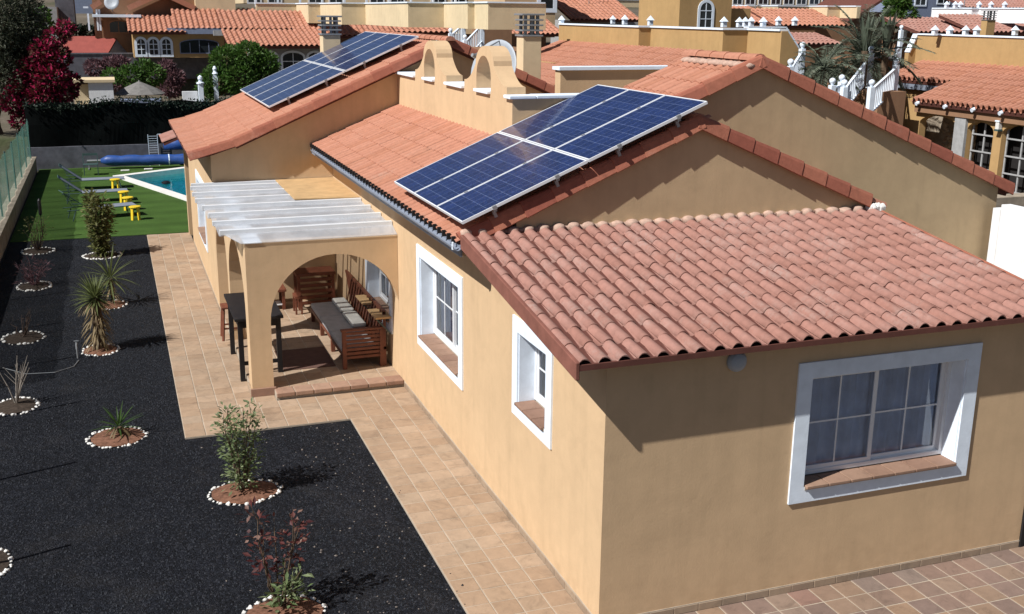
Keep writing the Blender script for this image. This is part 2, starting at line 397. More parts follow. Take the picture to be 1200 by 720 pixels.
# ------------------------------------------------------------------ the ground
def hgt(x, y):
    def ss(a, b, t):
        t = max(0, min(1, (t-a)/(b-a))); return t*t*(3-2*t)
    z = -.06
    z += 1.1*ss(36.9, 37.6, y)*(1-ss(3, 9, x)) + 1.1*ss(34, 60, y)*ss(3, 9, x)
    z += 2.2*ss(60.3, 61.2, y)
    z += max(0, y-72)*.065
    z += 6*ss(120, 220, y)*sin(x*.02+1)
    if y > 260: z -= (y-260)*.10
    return z
mb = MB(); xs = [-400, -200, -100, -60, -40, -30, -20, -14, -9, -7.4, -4, 0, 3, 5, 7, 9, 12, 20, 30, 40, 60, 80, 120, 200, 400]
ys = [-400, -100, -30, -12, 0, 12, 24, 34, 36.9, 37.2, 37.6, 42, 50, 58, 60.3, 60.7, 61.2, 66, 72, 80, 90, 100, 120, 140, 170, 200, 230, 260, 320, 420, 600]
nx = len(xs)
mb.add([(x, y, hgt(x, y)) for y in ys for x in xs], [(j*nx+i, j*nx+i+1, (j+1)*nx+i+1, (j+1)*nx+i) for j in range(len(ys)-1) for i in range(nx-1) if not (xs[i] >= -4 and xs[i+1] <= 5 and ys[j] >= 24 and ys[j+1] <= 36.9)])
mb.build('ground', HILL, kind='structure')
mb = MB(); mb.add([(-7.0, -12, 0), (.0, -12, 0), (.0, 22.2, 0), (-7.0, 22.2, 0)], [(0, 1, 2, 3)])
gravel = mb.build('gravel_bed', GRAVEL, kind='structure')
# turf with the pool cut out
PA = Vector((-4.6, 34.6)); PB = Vector((.2, 20.9)); 
pool = [(-4.15, 33.75), (-1.75, 27.4), (3.0, 27.4), (3.0, 35.6), (-.8, 35.0)]
PL = [(-3.95, 33.55), (-2.0, 28.0), (-1.2, 25.6), (3.4, 25.6), (3.4, 36.0), (-1.6, 35.05)]
def offset(poly, d):
    n = len(poly); out = []
    for i in range(n):
        p0 = Vector(poly[i-1]); p1 = Vector(poly[i]); p2 = Vector(poly[(i+1) % n])
        a = (p1-p0).normalized(); b = (p2-p1).normalized(); na = Vector((a.y, -a.x)); nb = Vector((b.y, -b.x))
        k = d/max(.3, 1+na.dot(nb)); out.append(tuple(p1+(na+nb)*k))
    return out
PLo = offset(PL, .34)
Mxy = Matrix(((1,0,0,0),(0,0,1,0),(0,1,0,0),(0,0,0,1)))   # local (x,th,z) -> world (x,y) with thickness in z
mb = MB(T(0, 0, -.06) @ Mxy); mb.plate([[(-7.0, 22.2), (8, 22.2), (8, 36.9), (-7.0, 36.9)], PLo], .075)
mb.build('lawn', TURF, kind='structure')
mb = MB(T(0, 0, -.3) @ Mxy); mb.plate([PLo, PL], .36); mb.build('pool_edge', COPING, kind='structure')
mb = MB(T(0, 0, -1.35) @ Mxy); mb.plate([PL], .1)
mb.build('pool_floor', TURQ, kind='structure')
mb = MB(T(0, 0, -1.3) @ Mxy); mb.plate([offset(PL, .05), offset(PL, -.005)], 1.1); mb.build('pool_wall', TURQ, kind='structure')
mb = MB(); mb.add([(a, b, -.13) for a, b in PL], [tuple(range(len(PL)))]); mb.build('water', WATER, kind='structure', recalc=False)

# ------------------------------------------------------------------ paved paths: every tile a piece
tile_cache = {}
def paving(name, rects, step, ztop, mat, grout_w=.014, ox=0, oy=0, h=.02, edge=None):
    """rects: list of x0,x1,y0,y1"""
    g = MB()
    for x0, x1, y0, y1 in rects: g.box(x0, x1, y0, y1, -.25, ztop-.006)
    root = g.build(name, GROUT, kind='structure')
    for x0, x1, y0, y1 in rects:
        nx_ = max(1, round((x1-x0)/step)); ny_ = max(1, round((y1-y0)/step)); sx = (x1-x0)/nx_; sy = (y1-y0)/ny_
        key = (round(sx, 4), round(sy, 4), mat.name)
        if key not in tile_cache:
            a = sx/2-grout_w/2; b = sy/2-grout_w/2; e = .006
            q = MB(); q.add([(-a,-b,-h),(a,-b,-h),(a,b,-h),(-a,b,-h),(-a,-b,-e*.6),(a,-b,-e*.6),(a,b,-e*.6),(-a,b,-e*.6),
                             (-a+e,-b+e,0),(a-e,-b+e,0),(a-e,b-e,0),(-a+e,b-e,0)],
                            [(0,1,5,4),(1,2,6,5),(2,3,7,6),(3,0,4,7),(4,5,9,8),(5,6,10,9),(6,7,11,10),(7,4,8,11),(8,9,10,11)])
            tile_cache[key] = q.mesh('floor_tile', mat)
        me = tile_cache[key]
        for j in range(ny_):
            for i in range(nx_):
                o = link('tile', me, root)
                o.matrix_basis = T(x0+(i+.5)*sx, y0+(j+.5)*sy, ztop+R.uniform(-.0015, .0015)) @ Matrix.Rotation(R.uniform(-.004, .004), 4, 'X') @ Matrix.Rotation(R.uniform(-.004, .004), 4, 'Y') @ Matrix.Rotation(R.uniform(-.006, .006), 4, 'Z')
    return root
st = .2865
paving('side_path', [(-1.146, 0, -1.45, 6.57), (-3.56, 0, 6.57, 7.716)], st, .03, PATHT)
paving('garden_path', [(-3.56, -2.414, 7.716, 22.05), (-2.414, -2.083, 7.716, 8.018)], st, .03, PATHT)
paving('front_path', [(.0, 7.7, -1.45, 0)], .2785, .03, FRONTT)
# raised porch floor and its red nosing
paving('porch_floor', [(-2.12, -.002, 8.02, 13.4), (-2.42, -2.12, 8.4, 13.4)], .30, .125, PATHT)

# ------------------------------------------------------------------ the house
house = thing('house', 'ochre house with white framed windows and tiled roofs', 'house', (0, 0, 0))
mR = .42; XE = -.45; ZE = 3.36                         # pitch, eave x and height of the big left slope
def zl(x): return ZE+mR*(x-XE)
XR1, XR2 = 2.74, 4.35; ZR1, ZR2 = zl(XR1), zl(XR2)
def rect(a, b, c, d): return [(a, c), (b, c), (b, d), (a, d)]
def arch(cx, r, z0, zs, n=20, rz=None):
    rz = rz or r
    return [(cx+r, z0)] + [(cx+r*cos(pi*i/n), zs+rz*sin(pi*i/n)) for i in range(n+1)] + [(cx-r, z0)]
# windows: (outer trim) y0,y1,z0,z1
TW = .17
W1 = (4.49, 6.79, 1.05, 2.62); W2 = (1.315, 2.53, 1.45, 2.645); WF = (2.125, 4.435, 1.075, 2.62); W3 = (8.45, 10.45, .72, 2.05)
def hole(w, o=.0): return rect(w[0]+TW+o, w[1]-TW-o, w[2]+TW+o, w[3]-TW-o)
# left wall, local x = -Y
MBL = lambda x=0: MB(T(x, 0, 0) @ RX)
def neg(lp): return [(-a, b) for a, b in lp]
mb = MBL(); mb.plate([neg([(0, 0), (13.4, 0), (13.4, 3.3), (3.3, 3.3), (3.3, 3.37), (0, 2.9)])] + [neg(hole(w)) for w in (W1, W2, W3)], .3)
mb.build('wall', OCH, house)
mb = MB(); mb.plate([[(.3, 0), (5.37, 0), (5.37, 2.9), (.0, 2.9), (.0, 2.89), (.3, 2.88)], hole(WF)], .3); mb.build('wall', OCH, house)
MB().box(5.07, 5.37, .3, 4.55, 0, 2.92).build('wall', OCH, house)
Y1 = 3.33; Y2 = 4.56
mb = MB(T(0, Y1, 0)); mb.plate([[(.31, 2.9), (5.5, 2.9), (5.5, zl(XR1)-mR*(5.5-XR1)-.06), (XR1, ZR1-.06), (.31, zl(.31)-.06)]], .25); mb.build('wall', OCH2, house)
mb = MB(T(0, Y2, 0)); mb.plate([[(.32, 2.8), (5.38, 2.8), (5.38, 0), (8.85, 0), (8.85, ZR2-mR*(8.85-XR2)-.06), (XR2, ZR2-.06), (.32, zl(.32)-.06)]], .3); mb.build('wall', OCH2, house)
MB().box(8.55, 8.85, Y2+.3, 13.4, 0, 3.2).build('wall', OCH, house)
# wing
YW = 13.4; YWE = 20.35; XW = -2.42; XRW = 2.45; mW = .44; ZRW = 5.42
def zw(x): return ZRW-mW*abs(x-XRW)
WW = (15.6, 17.9, .8, 2.35)
mb = MB(T(0, YW, 0)); mb.plate([[(XW, 0), (-.002, 0), (-.002, 3.3), (.3, 3.3), (.3, 2.7), (9.05, 2.7), (9.05, zw(9.05)-.06), (XRW, ZRW-.06), (XW, zw(XW)-.02)]], .3); mb.build('wall', OCH, house)
mb = MBL(XW); mb.plate([neg([(YW+.3, 0), (YWE, 0), (YWE, 3.22), (YW+.3, 3.22)]), neg(hole(WW))], .3); mb.build('wall', OCH, house)
MB().box(XW, 9.0, YWE, YWE+.3, 0, 3.0).build('wall', OCH, house)
MB().box(XW-.03, XW+.42, 21.75, 22.05, 0, 2.7).build('wall', OCH, house)
# interior floor and dark room lining so that panes look into rooms
MB().box(.5, 4.9, .45, 3.1, 0, .05).build('room_floor', WALLB, house)
MB().box(.6, 4.9, 2.2, 2.3, 0, 2.85).build('room_wall', CREAM, house)
MB().box(1.3, 1.4, 3.6, 13.1, 0, 3.2).build('room_wall', CREAM, house)
MB().box(.3, 5.07, .3, 4.55, 2.8, 2.86).build('ceiling_slab', WHITE, house)
MB().box(.3, 5.07, 5.05, 13.4, 3.1, 3.2).build('ceiling_slab', WHITE, house)

def window(parent, M, W, H, sashes=2, curtain=False, frame_split=True, depth=.2, sill_n=7, shutter=False):
    """M maps local (x right seen from outside, y into the wall, z up) with origin at the lower-left of the trim"""
    mb = MB(M); t = TW
    mb.plate([rect(0, W, 0, H), rect(t, W-t, t, H-t)], .022+.001)
    mb.M = M @ T(0, -.022, 0); base = mb
    # reveals
    mb.M = M; r = .012
    mb.box(t-.0, t+r, .0, depth, t, H-t); mb.box(W-t-r, W-t, .0, depth, t, H-t); mb.box(t+r, W-t-r, 0, depth, H-t-r, H-t)
    # shift the trim plate outwards
    k = len(rect(0, 1, 0, 1))*4
    Mo = M @ T(0, -.022, 0) @ M.inverted()
    for i in range(k): mb.v[i] = tuple(Mo @ Vector(mb.v[i]))
    win = mb.build('window', WHITE, parent)
    x0, x1, z0, z1 = t+r, W-t-r, t+.03, H-t-r
    fr = MB(M); f = .045; fr.plate([rect(x0, x1, z0, z1), rect(x0+f, x1-f, z0+f, z1-f)], .07)
    fr.M = M
    n4 = 16
    Mo = M @ T(0, depth-.005, 0) @ M.inverted()
    for i in range(n4): fr.v[i] = tuple(Mo @ Vector(fr.v[i]))
    fr.build('frame', ALU, win)
    a, b = x0+f, x1-f; n = sashes; w = (b-a)/n
    for i in range(n):
        sa = a+i*w-(.02 if i else 0); sb = a+(i+1)*w+(.02 if i < n-1 else 0); yy = depth+.008+(i % 2)*.03
        sh = MB(M @ T(0, yy, 0)); g = .048
        sh.plate([rect(sa, sb, z0+f, z1-f), rect(sa+g, sb-g, z0+f+g, z1-f-g)], .026)
        cx = (sa+sb)/2; cz = (z0+z1)/2
        sh.box(cx-.009, cx+.009, .006, .018, z0+f+g, z1-f-g)
        sh.box(sa+g, cx-.009, .006, .018, cz-.009, cz+.009); sh.box(cx+.009, sb-g, .006, .018, cz-.009, cz+.009)
        sh.build('sash', ALU, win)
        p = MB(M @ T(0, yy+.012, 0)); p.add([(sa+g, .002, z0+f+g), (sb-g, .002, z0+f+g), (sb-g, .002, z1-f-g), (sa+g, .002, z1-f-g)], [(0, 1, 2, 3)])
        p.build('pane', GLASS, win, recalc=False)
    if curtain:
        c = MB(M); nn = int((b-a)/.018); y0 = depth+.10; vs = []
        for i in range(nn+1):
            x = a-.04+(b-a+.08)*i/nn; dy = .028*sin(x*34+.8*sin(x*5))+.012*sin(x*71)
            vs += [(x, y0+dy, z0-.1), (x, y0+dy*.6, z1)]
        c.add(vs, [(2*i, 2*i+2, 2*i+3, 2*i+1) for i in range(nn)])
        c.build('curtain', CURT, win, smooth=True)
    # sill tiles
    m = max(2, round((x1-x0)/.27)); w = (x1-x0)/m
    bed = MB(M).box(x0, x1, -.03, depth+.05, t-.03, t+.006); bed.build('sill_bed', GROUT, win)
    for i in range(m):
        q = MB(M); q.box(x0+i*w+.006, x0+(i+1)*w-.006, -.062, depth-.01, t-.012, t+.022)
        q.build('sill_tile', SILLT, win, bevel=.006)
    return win
MLW = lambda w, x=0: T(x, w[1], w[2]) @ RX
window(house, MLW(W1), W1[1]-W1[0], W1[3]-W1[2], 2, True)
window(house, MLW(W2), W2[1]-W2[0], W2[3]-W2[2], 1, True)
window(house, MLW(W3), W3[1]-W3[0], W3[3]-W3[2], 2, True)
window(house, MLW(WW, XW), WW[1]-WW[0], WW[3]-WW[2], 2, True)
window(house, T(WF[0], 0, WF[2]), WF[1]-WF[0], WF[3]-WF[2], 2, True)

# skirting tiles
def skirting(x0, y0, x1, y1, step, nx, ny, z0=.03, h=.078):
    L = sqrt((x1-x0)**2+(y1-y0)**2); n = max(1, round(L/step)); ux, uy = (x1-x0)/L, (y1-y0)/L; w = L/n
    ang = atan2(uy, ux)
    q = MB(); q.box(-w/2+.005, w/2-.005, -.012, .0, 0, h)
    me = q.mesh('skirting_tile', SKIRT)
    for i in range(n):
        c = (x0+ux*(i+.5)*w, y0+uy*(i+.5)*w)
        o = link('skirting_tile', me, house, bevel=.003); o.matrix_basis = T(c[0], c[1], z0+R.uniform(-.002, .002)) @ Matrix.Rotation(ang, 4, 'Z')
    g = MB(T(x0, y0, z0) @ Matrix.Rotation(ang, 4, 'Z')); g.box(0, L, -.007, 0, -.03, h+.012); g.build('skirting_bed', GROUT, house)
skirting(-.012, 7.7, -.012, 0, .2865, -1, 0) if False else None
skirting(0, 7.72, 0, -.012, .2865, -1, 0)
skirting(0, 0, 5.37, 0, .2785, 0, -1)
skirting(XW, YWE, XW, YW-.01, .3, -1, 0)

# ---- roofs
# lean-to roof in front: every barrel tile a piece
sF = .145; YF = -.24; XF0, XF1 = -.40, 5.56
vF = Vector((0, 1, sF)).normalized(); zF = 2.93
ZF0 = zF
lr = MB(); yb, yt = YF+.03, Y1
def zf(y): return ZF0+sF*(y-YF)
lr.slab([(XF0+.02, yb, zf(yb)-.005), (XF1-.02, yb, zf(yb)-.005), (XF1-.02, yt, zf(yt)-.005), (XF0+.02, yt, zf(yt)-.005)], .06)
lean = lr.build('lean_to_roof', FRB, house)
ncol, nrow = 30, 10
pF = (XF1-XF0)/ncol; LF = (Y1-YF)/cos(math.atan(sF))/nrow
vs, fs = tile_pts(pF, LF*1.08, .92, .011, .011)
variants = []
for k in range(3):
    q = MB(); q.add([(a, b, c + R.uniform(-.002, .002)) for a, b, c in vs], fs); variants.append(q.mesh('roof_tile', RT_F, True))
for me in variants:      # keep the lip crisp
    n = len(PU)-1
    for i, pl in enumerate(me.polygons): pl.use_smooth = i < n
Bas = Matrix.Rotation(math.atan(sF), 4, 'X')
for j in range(nrow):
    for i in range(ncol):
        c = Vector((XF0+i*pF, YF, ZF0)) + vF*(j*LF)
        o = link('roof_tile', R.choice(variants), lean)
        o.matrix_basis = T(c.x+R.uniform(-.004, .004), c.y+R.uniform(-.008, .008), c.z+R.uniform(0, .004)) @ Bas @ Matrix.Rotation(R.uniform(-.012, .012), 4, 'Z') @ Matrix.Rotation(R.uniform(-.012, .012), 4, 'Y')
# mortar bedding along its top
q = MB()
for i in range(ncol):
    x = XF0+(i+.31)*pF; w = pF*R.uniform(.36, .46); h_ = R.uniform(.018, .034)
    q.lathe([(w, -.06), (w*.95, .012), (w*.7, h_), (w*.3, h_+.01), (.004, h_+.012)], (x, Y1-.02+R.uniform(-.02, .01), zf(Y1-.05)+.038), 9)
q.box(XF0+.05, XF1-.1, Y1-.03, Y1+.005, zf(Y1)-.03, zf(Y1)+.035)
q.build('mortar_fillet', MORTAR, lean, smooth=True)
def verge(parent, a, b, step, w=.15, h=.17, side=1, mat=VERGE, drop=.05, lowface=None):
    """verge tiles from low point a up to b; each an angled cover: flat top and hanging face"""
    a = Vector(a); b = Vector(b); L = (b-a).length; n = max(1, round(L/step)); d = (b-a)/n; u = d.normalized()
    hz = Vector((u.y, -u.x, 0)).normalized()*side      # outwards, sideways
    N = hz.cross(u);  N = N if N.z > 0 else -N
    for i in range(n):
        o0 = a+d*i-u*.02; o1 = a+d*(i+1)+u*.02; sc0, sc1 = 1.10*R.uniform(.97, 1.04), .95
        vs = []
        for o, sc in ((o0, sc0), (o1, sc1)):
            prof = [(-w*.55, -.02), (-w*.45, .045), (-w*.1, .06), (w*.15, .055), (w*.33, .02), (w*.62, -h+.05), (w*.5, -h+.04), (w*.15, -.02)]
            for s_, z_ in prof: vs.append(o+hz*(s_*sc)+N*((z_)*sc+ (0.012 if sc > 1 else 0)))
        n8 = 8
        fs = [(k, (k+1) % n8, n8+(k+1) % n8, n8+k) for k in range(n8)] + [tuple(range(n8)), tuple(reversed(range(n8, 2*n8)))]
        q = MB(); q.add(vs, fs)
        q.build('verge_tile', mat, parent, bevel=.006)
zq = .02
def vboard(x0, x1, y0, y1, top, bot):
    q = MB(); q.add([(x0, y0, zf(y0)+bot), (x1, y0, zf(y0)+bot), (x1, y1, zf(y1)+bot), (x0, y1, zf(y1)+bot), (x0, y0, zf(y0)+top), (x1, y0, zf(y0)+top), (x1, y1, zf(y1)+top), (x0, y1, zf(y1)+top)],
        [(0,3,2,1),(4,5,6,7),(0,1,5,4),(1,2,6,5),(2,3,7,6),(3,0,4,7)]); return q
vboard(XF0-.030, XF0+.012, YF-.012, Y1-.1, .035, -.135).build('verge_board', VERGEB, lean, bevel=.008)
MB().box(XF0+.012, XF1-.02, YF-.010, YF+.025, ZF0-.05, ZF0+.006).build('eave_board', FRB, lean)
vboard(XF1-.012, XF1+.02, YF-.012, Y2-.0, .02, -.12).build('verge_board', VERGE, lean, bevel=.006)
# lean-to carries on beside the gable up to the rear wall
q = MB(); q.slab([(5.3, Y1, zf(Y1)-.005), (XF1-.02, Y1, zf(Y1)-.005), (XF1-.02, Y2, zf(Y2)-.005), (5.3, Y2, zf(Y2)-.005)], .06); q.build('roof_board', FRB, lean)

# big left slope (orange tiles), solid deck below
mdir = Vector((1, 0, mR)).normalized(); N0 = Vector((-mR, 0, 1)).normalized()
def deck(parent, x0, x1, y0, y1, zfun, th=.12, name='roof_deck', off=-.012):
    q = MB(); q.slab([(x0, y0, zfun(x0)+off), (x1, y0, zfun(x1)+off), (x1, y1, zfun(x1)+off), (x0, y1, zfun(x0)+off)], th)
    return q.build(name, FRB, parent)
XP = 1.4; YP0, YP1 = 6.5, 13.4
roof = deck(house, XE+.03, XR1, Y1+.012, Y2+.01, zl, name='roof')
deck(roof, XE+.03, XR2, Y2+.012, YP0, zl, off=-.014); deck(roof, XE+.03, XP, YP0, YW, zl, off=-.016)
def keepL(c):
    if c.y < Y2-.12: return c.x < XR1-.05
    if c.y < YP0: return c.x < XR2-.05
    return c.x < XP+.05
mb = tiles_joined((XE, Y1-.03, ZE), (0, 1, 0), mdir, 50, 14, .2035, .40, keepL, .42)
o = mb.build('roof_tiles', RT_M, roof, kind='stuff')
# right slopes
def keepR(x0, x1, y0, y1): return lambda c: x0 < c.x < x1 and y0 < c.y < y1
rdir = Vector((-1, 0, mR)).normalized()
deck(roof, XR1, 5.7, Y1+.014, Y2-.002, lambda x: ZR1-mR*(x-XR1)); deck(roof, XR2, 9.08, Y2+.014, YP0, lambda x: ZR2-mR*(x-XR2), off=-.014)
tiles_joined((5.7, Y1-.03, ZR1-mR*(5.7-XR1)), (0, 1, 0), rdir, 6, 8, .2035, .40).build('roof_tiles', RT_M, roof, kind='stuff')
tiles_joined((9.12, Y2-.0, ZR2-mR*(9.12-XR2)), (0, 1, 0), rdir, 9, 13, .2035, .397).build('roof_tiles', RT_M, roof, kind='stuff')
# ridge tiles
def ridge(parent, a, b, step=.42, r=.09, mat=RT_M):
    a = Vector(a); b = Vector(b); L = (b-a).length; n = round(L/step); d = (b-a)/n; u = d.normalized(); sd = Vector((u.y, -u.x, 0))
    for i in range(n):
        q = MB(); vs = []
        for o, rr in ((a+d*i, r*1.05), (a+d*(i+1)+u*.03, r*.92)):
            for k in range(7):
                an = pi*k/6; vs.append(o+sd*(cos(an)*rr*1.15)+Vector((0, 0, sin(an)*rr-.01)))
        q.add(vs, [(k, k+1, 8+k, 7+k) for k in range(6)] + [tuple(range(7))]); q.build('ridge_tile', mat, parent)
ridge(roof, (XR1, Y1, ZR1+.02), (XR1, Y2-.1, ZR1+.02)); ridge(roof, (XR2, Y2, ZR2+.02), (XR2, YP0+.1, ZR2+.02))
q = MB()
for i in range(31): q.lathe([(.09, -.04), (.1, 0), (.06, .03), (.01, .04)], (XR2-.17+R.uniform(-.03, .03), Y2+i*.06, ZR2-.05), 7)
q.build('ridge_mortar', MORTAR, roof, smooth=True)
q = MB()
for i in range(16): q.lathe([(.035, -.03), (.04, .02), (.025, .04), (.005, .05)], (5.45+R.uniform(-.08, .2), Y1-.06+R.uniform(-.05, .05), zf(Y1)+.02+R.uniform(0, .03)), 6)
q.build('mortar_lump', STONE, roof, smooth=False)
# verges of both gables
verge(roof, (XE+.05, Y1-.01, zl(XE+.05)+.03), (XR1, Y1-.01, ZR1+.03), .43, .14, .165, 1)
verge(roof, (5.42, Y1-.01, ZR1-mR*(5.42-XR1)+.03), (XR1, Y1-.01, ZR1+.03), .43, .14, .165, -1)
verge(roof, (2.2, Y2-.01, zl(2.2)+.03), (XR2, Y2-.01, ZR2+.03), .43, .14, .165, 1)
verge(roof, (9.1, Y2-.01, ZR2-mR*(9.1-XR2)+.03), (XR2, Y2-.01, ZR2+.03), .45, .14, .165, -1)
# gutter/fascia with a comb of tile-end shadows made as dark blocks
g = MB(); yg0, yg1 = Y1-.12, YW-.45
for k in range(7):
    a0 = pi+pi*k/7; a1 = pi+pi*(k+1)/7; cx, cz, r = XE-.02, ZE-.03, .05
    g.slab([(cx+r*cos(a0), yg0, cz+r*sin(a0)), (cx+r*cos(a1), yg0, cz+r*sin(a1)), (cx+r*cos(a1), yg1, cz+r*sin(a1)), (cx+r*cos(a0), yg1, cz+r*sin(a0))], .006)
g.build('gutter', GUT, roof)
MB().box(XE+.02, XE+.045, Y1-.1, YW, ZE-.16, ZE-.03).build('fascia', GUT, roof)
MB().box(XE+.045, -.001, Y1+.0, YW-.002, ZE-.17, ZE-.13).build('soffit', OCH, roof)
q = MB()
for i in range(49):
    y = Y1-.03+.2035*(i+.30); q.box(XE-.045, XE+.0, y-.018, y+.018, ZE-.01, ZE+.065)
q.build('tile_end_shadow', DARK, roof, kind='stuff')  # near-black blocks stand in for the shadows and openings at the tile ends
MB().box(XE-.075, XE-.06, Y1-.1, Y1-.06, ZE-.07, ZE+.02).build('gutter_end', WHITE, roof)
# wing roof with a bell-cast foot
wroof = deck(house, XW+.45, XRW, YW-.15, YWE+.25, zw, name='roof')
foot = [(XW-.42, zw(XW+.45)-.20-.04), (XW-.05, zw(XW+.45)-.12-.08+.06), (XW+.45, zw(XW+.45))]
fx = [XW-.42, XW+.0, XW+.45]; z45 = zw(XW+.45); fz = [z45-.235, z45-.145, z45]
for k in range(2):
    q = MB(); q.slab([(fx[k], YW-.15, fz[k]-.015), (fx[k+1]+.0, YW-.15, fz[k+1]-.015), (fx[k+1], YWE+.25, fz[k+1]-.015), (fx[k], YWE+.25, fz[k]-.015)], .08); q.build('roof_deck', FRB, wroof)
for k in range(2):
    d = Vector((fx[k+1]-fx[k], 0, fz[k+1]-fz[k])); tiles_joined((fx[k], YW-.18, fz[k]), (0, 1, 0), d, 36, 1, .2035, d.length, None, .42).build('roof_tiles', RT_M, wroof, kind='stuff')
wd = Vector((1, 0, mW)).normalized()
tiles_joined((XW+.45, YW-.18, z45), (0, 1, 0), wd, 36, 12, .2035, .404, None, .42).build('roof_tiles', RT_M, wroof, kind='stuff')
wd2 = Vector((-1, 0, mW)).normalized()
deck(wroof, XRW, 9.4, YW-.15, YWE+.25, zw)
tiles_joined((9.4, YW-.18, zw(9.4)), (0, 1, 0), wd2, 36, 19, .2035, .40, None, .9).build('roof_tiles', RT_M, wroof, kind='stuff')
ridge(wroof, (XRW, YW-.3, ZRW+.02), (XRW, YWE+.2, ZRW+.02))
yv = YW-.15
verge(wroof, (fx[0], yv, fz[0]+.02), (fx[2], yv, fz[2]+.03), .45, .13, .155, 1)
verge(wroof, (XW+.45, yv, z45+.03), (XRW, yv, ZRW+.03), .45, .13, .165, 1)
verge(wroof, (8.4, yv, zw(8.4)+.03), (XRW, yv, ZRW+.03), .45, .13, .165, -1)
# small rear porch roof
q = MB(); q.slab([(-2.98, 21.3, 2.58), (-2.2, 21.3, 2.9), (-2.2, 22.9, 2.9), (-2.98, 22.9, 2.58)], .06); q.build('porch_roof', FRB, house)
tiles_joined((-3.0, 21.3, 2.6), (0, 1, 0), Vector((.8, 0, .32)), 8, 2, .2, .43, None, .8).build('roof_tiles', RT_F, house, kind='stuff')
MB().box(-2.42, 5, 20.65, 22.9, 2.45, 2.55).build('porch_slab', OCH, house)

# solarium parapet with two bell arches
def bell(cy, w, z0, ztop, r, z1):
    """outline of a curved gable centred on cy, from base level z0"""
    pts = []
    hw = w/2; n = 9
    for k in range(n+1):       # concave flank then rounded crown, left side
        t_ = k/n; pts.append((cy-hw+ (hw-r)*t_, z0+(z1-z0)*(t_**2.1)))
    for k in range(1, 12):
        a = pi-pi*k/12; pts.append((cy+r*cos(a), z1+(ztop-z1)*sin(a)))
    return pts + [(2*cy-a, b) for a, b in reversed(pts[:n+1])]
ZC = 4.80
out = [(YP0, 3.9), (YP0, ZC-.04)]
b1 = bell(7.8, 2.1, ZC+.12, 5.49, .45, 5.20); b2 = bell(10.95, 2.1, ZC+.12, 5.49, .45, 5.20)
out += [(7.8-1.06, ZC-.04)] + b1 + [(7.8+1.06, ZC-.04), (10.95-1.06, ZC-.04)] + b2 + [(10.95+1.06, ZC-.04), (YW-.01, ZC-.04), (YW-.01, 3.9)]
mb = MB(T(XP, 0, 0) @ RX); mb.plate([neg(out), neg(arch(7.85, .36, ZC+.0, 5.0, 14, .34)), neg(arch(11.0, .36, ZC+.0, 5.0, 14, .34))], .30)
par = mb.build('parapet', OCH, house)
for y0, y1 in ((YP0-.05, 6.74), (7.50, 8.20), (8.86, 9.89), (10.65, 11.35), (12.01, YW-.02)):
    MB().box(XP-.06, XP+.36, y0, y1, ZC-.035, ZC+.015).build('coping', WHITE, par, bevel=.01)
mb = MB().box(XP+.30, 4.6, YP0, YP0+.25, 3.9, ZC-.037).build('wall', OCH, par)
MB().box(XP+.37, 4.6, YP0-.05, YP0+.30, ZC-.034, ZC+.016).build('coping', WHITE, par, bevel=.01)
MB().box(XP+.30, 9.0, YP0+.25, YW, 3.75, 3.85).build('terrace_floor', PATHT, par)
_a = onp(657, 80, 1, 9.5); _b = onp(752, 78, 1, 9.5)
MB().box(_a.x, _b.x+1, 9.5, 9.75, 3.85, _a.z-.04).build('wall', OCH, par)
MB().box(_a.x-.04, _b.x+1, 9.45, 9.8, _a.z-.037, _a.z+.02).build('coping', WHITE, par)

# ---- pergola with arcades
mb = MB(T(0, 8.02, 0)); mb.plate([[(-2.42, .0), (-2.08, 0), (-2.08, 1.22)] + [(-1.03-1.05*cos(pi*i/24), 1.22+1.05*sin(pi*i/24)) for i in range(1, 24)] + [(.0-.004, 1.22), (-.004, 2.50), (-2.42, 2.52)]], .27)
per = mb.build('porch_arcade', OCH, house)
side = [(8.29, 0), (8.42, 0)]
def arc_open(y0, y1, zs, rise, n=16):
    c = (y0+y1)/2; r = (y1-y0)/2
    return [(y0, 0.0), (y0, zs)] + [(c-r*cos(pi*i/n), zs+rise*sin(pi*i/n)) for i in range(1, n)] + [(y1, zs), (y1, 0.0)]
lp = [(8.29, 0)] + arc_open(8.45, 10.95, 1.25, 1.0)+ arc_open(11.25, 13.38, 1.25, 1.0) + [(YW-.01, 0), (YW-.01, 2.52), (8.29, 2.52)]
mb = MB(T(-2.415, 0, 0) @ RX); mb.plate([neg(lp)], .27); mb.build('wall', OCH, per)
# beam ends and slabs: eight polycarbonate bays with white ridges
ridges_y = [8.35, 9.15, 9.93, 10.7, 11.47, 12.2, 12.95, 13.33]
zr = 2.66
lx = [-2.72, -2.76, -2.76, -2.80, -2.86, -2.86, -2.84, -2.8]
prev = (8.0, 2.535)
for k, y in enumerate(ridges_y):
    q = MB(); a = lx[k]+ (.25 if k == 0 else 0)
    q.slab([(a, prev[0], prev[1]), (-.01, prev[0], prev[1]), (-.01, y, zr-.015), (lx[k], y, zr-.015)], .012)
    q.build('roof_sheet', POLY, per)
    q = MB().box(lx[k]-.03, -.012, y-.045, y+.045, zr-.04, zr+.03); q.build('ridge_bar', ALU, per)
    prev = (y+.02, 2.60)
for y in (9.0, 10.4, 11.8, 13.1):
    MB().box(-2.70, -.01, y-.05, y+.05, 2.525, 2.575).build('rafter', ALU, per)
MB().box(-2.43, -2.16, 8.0, 13.38, 2.521, 2.534).build('wall_plate', ALU, per)
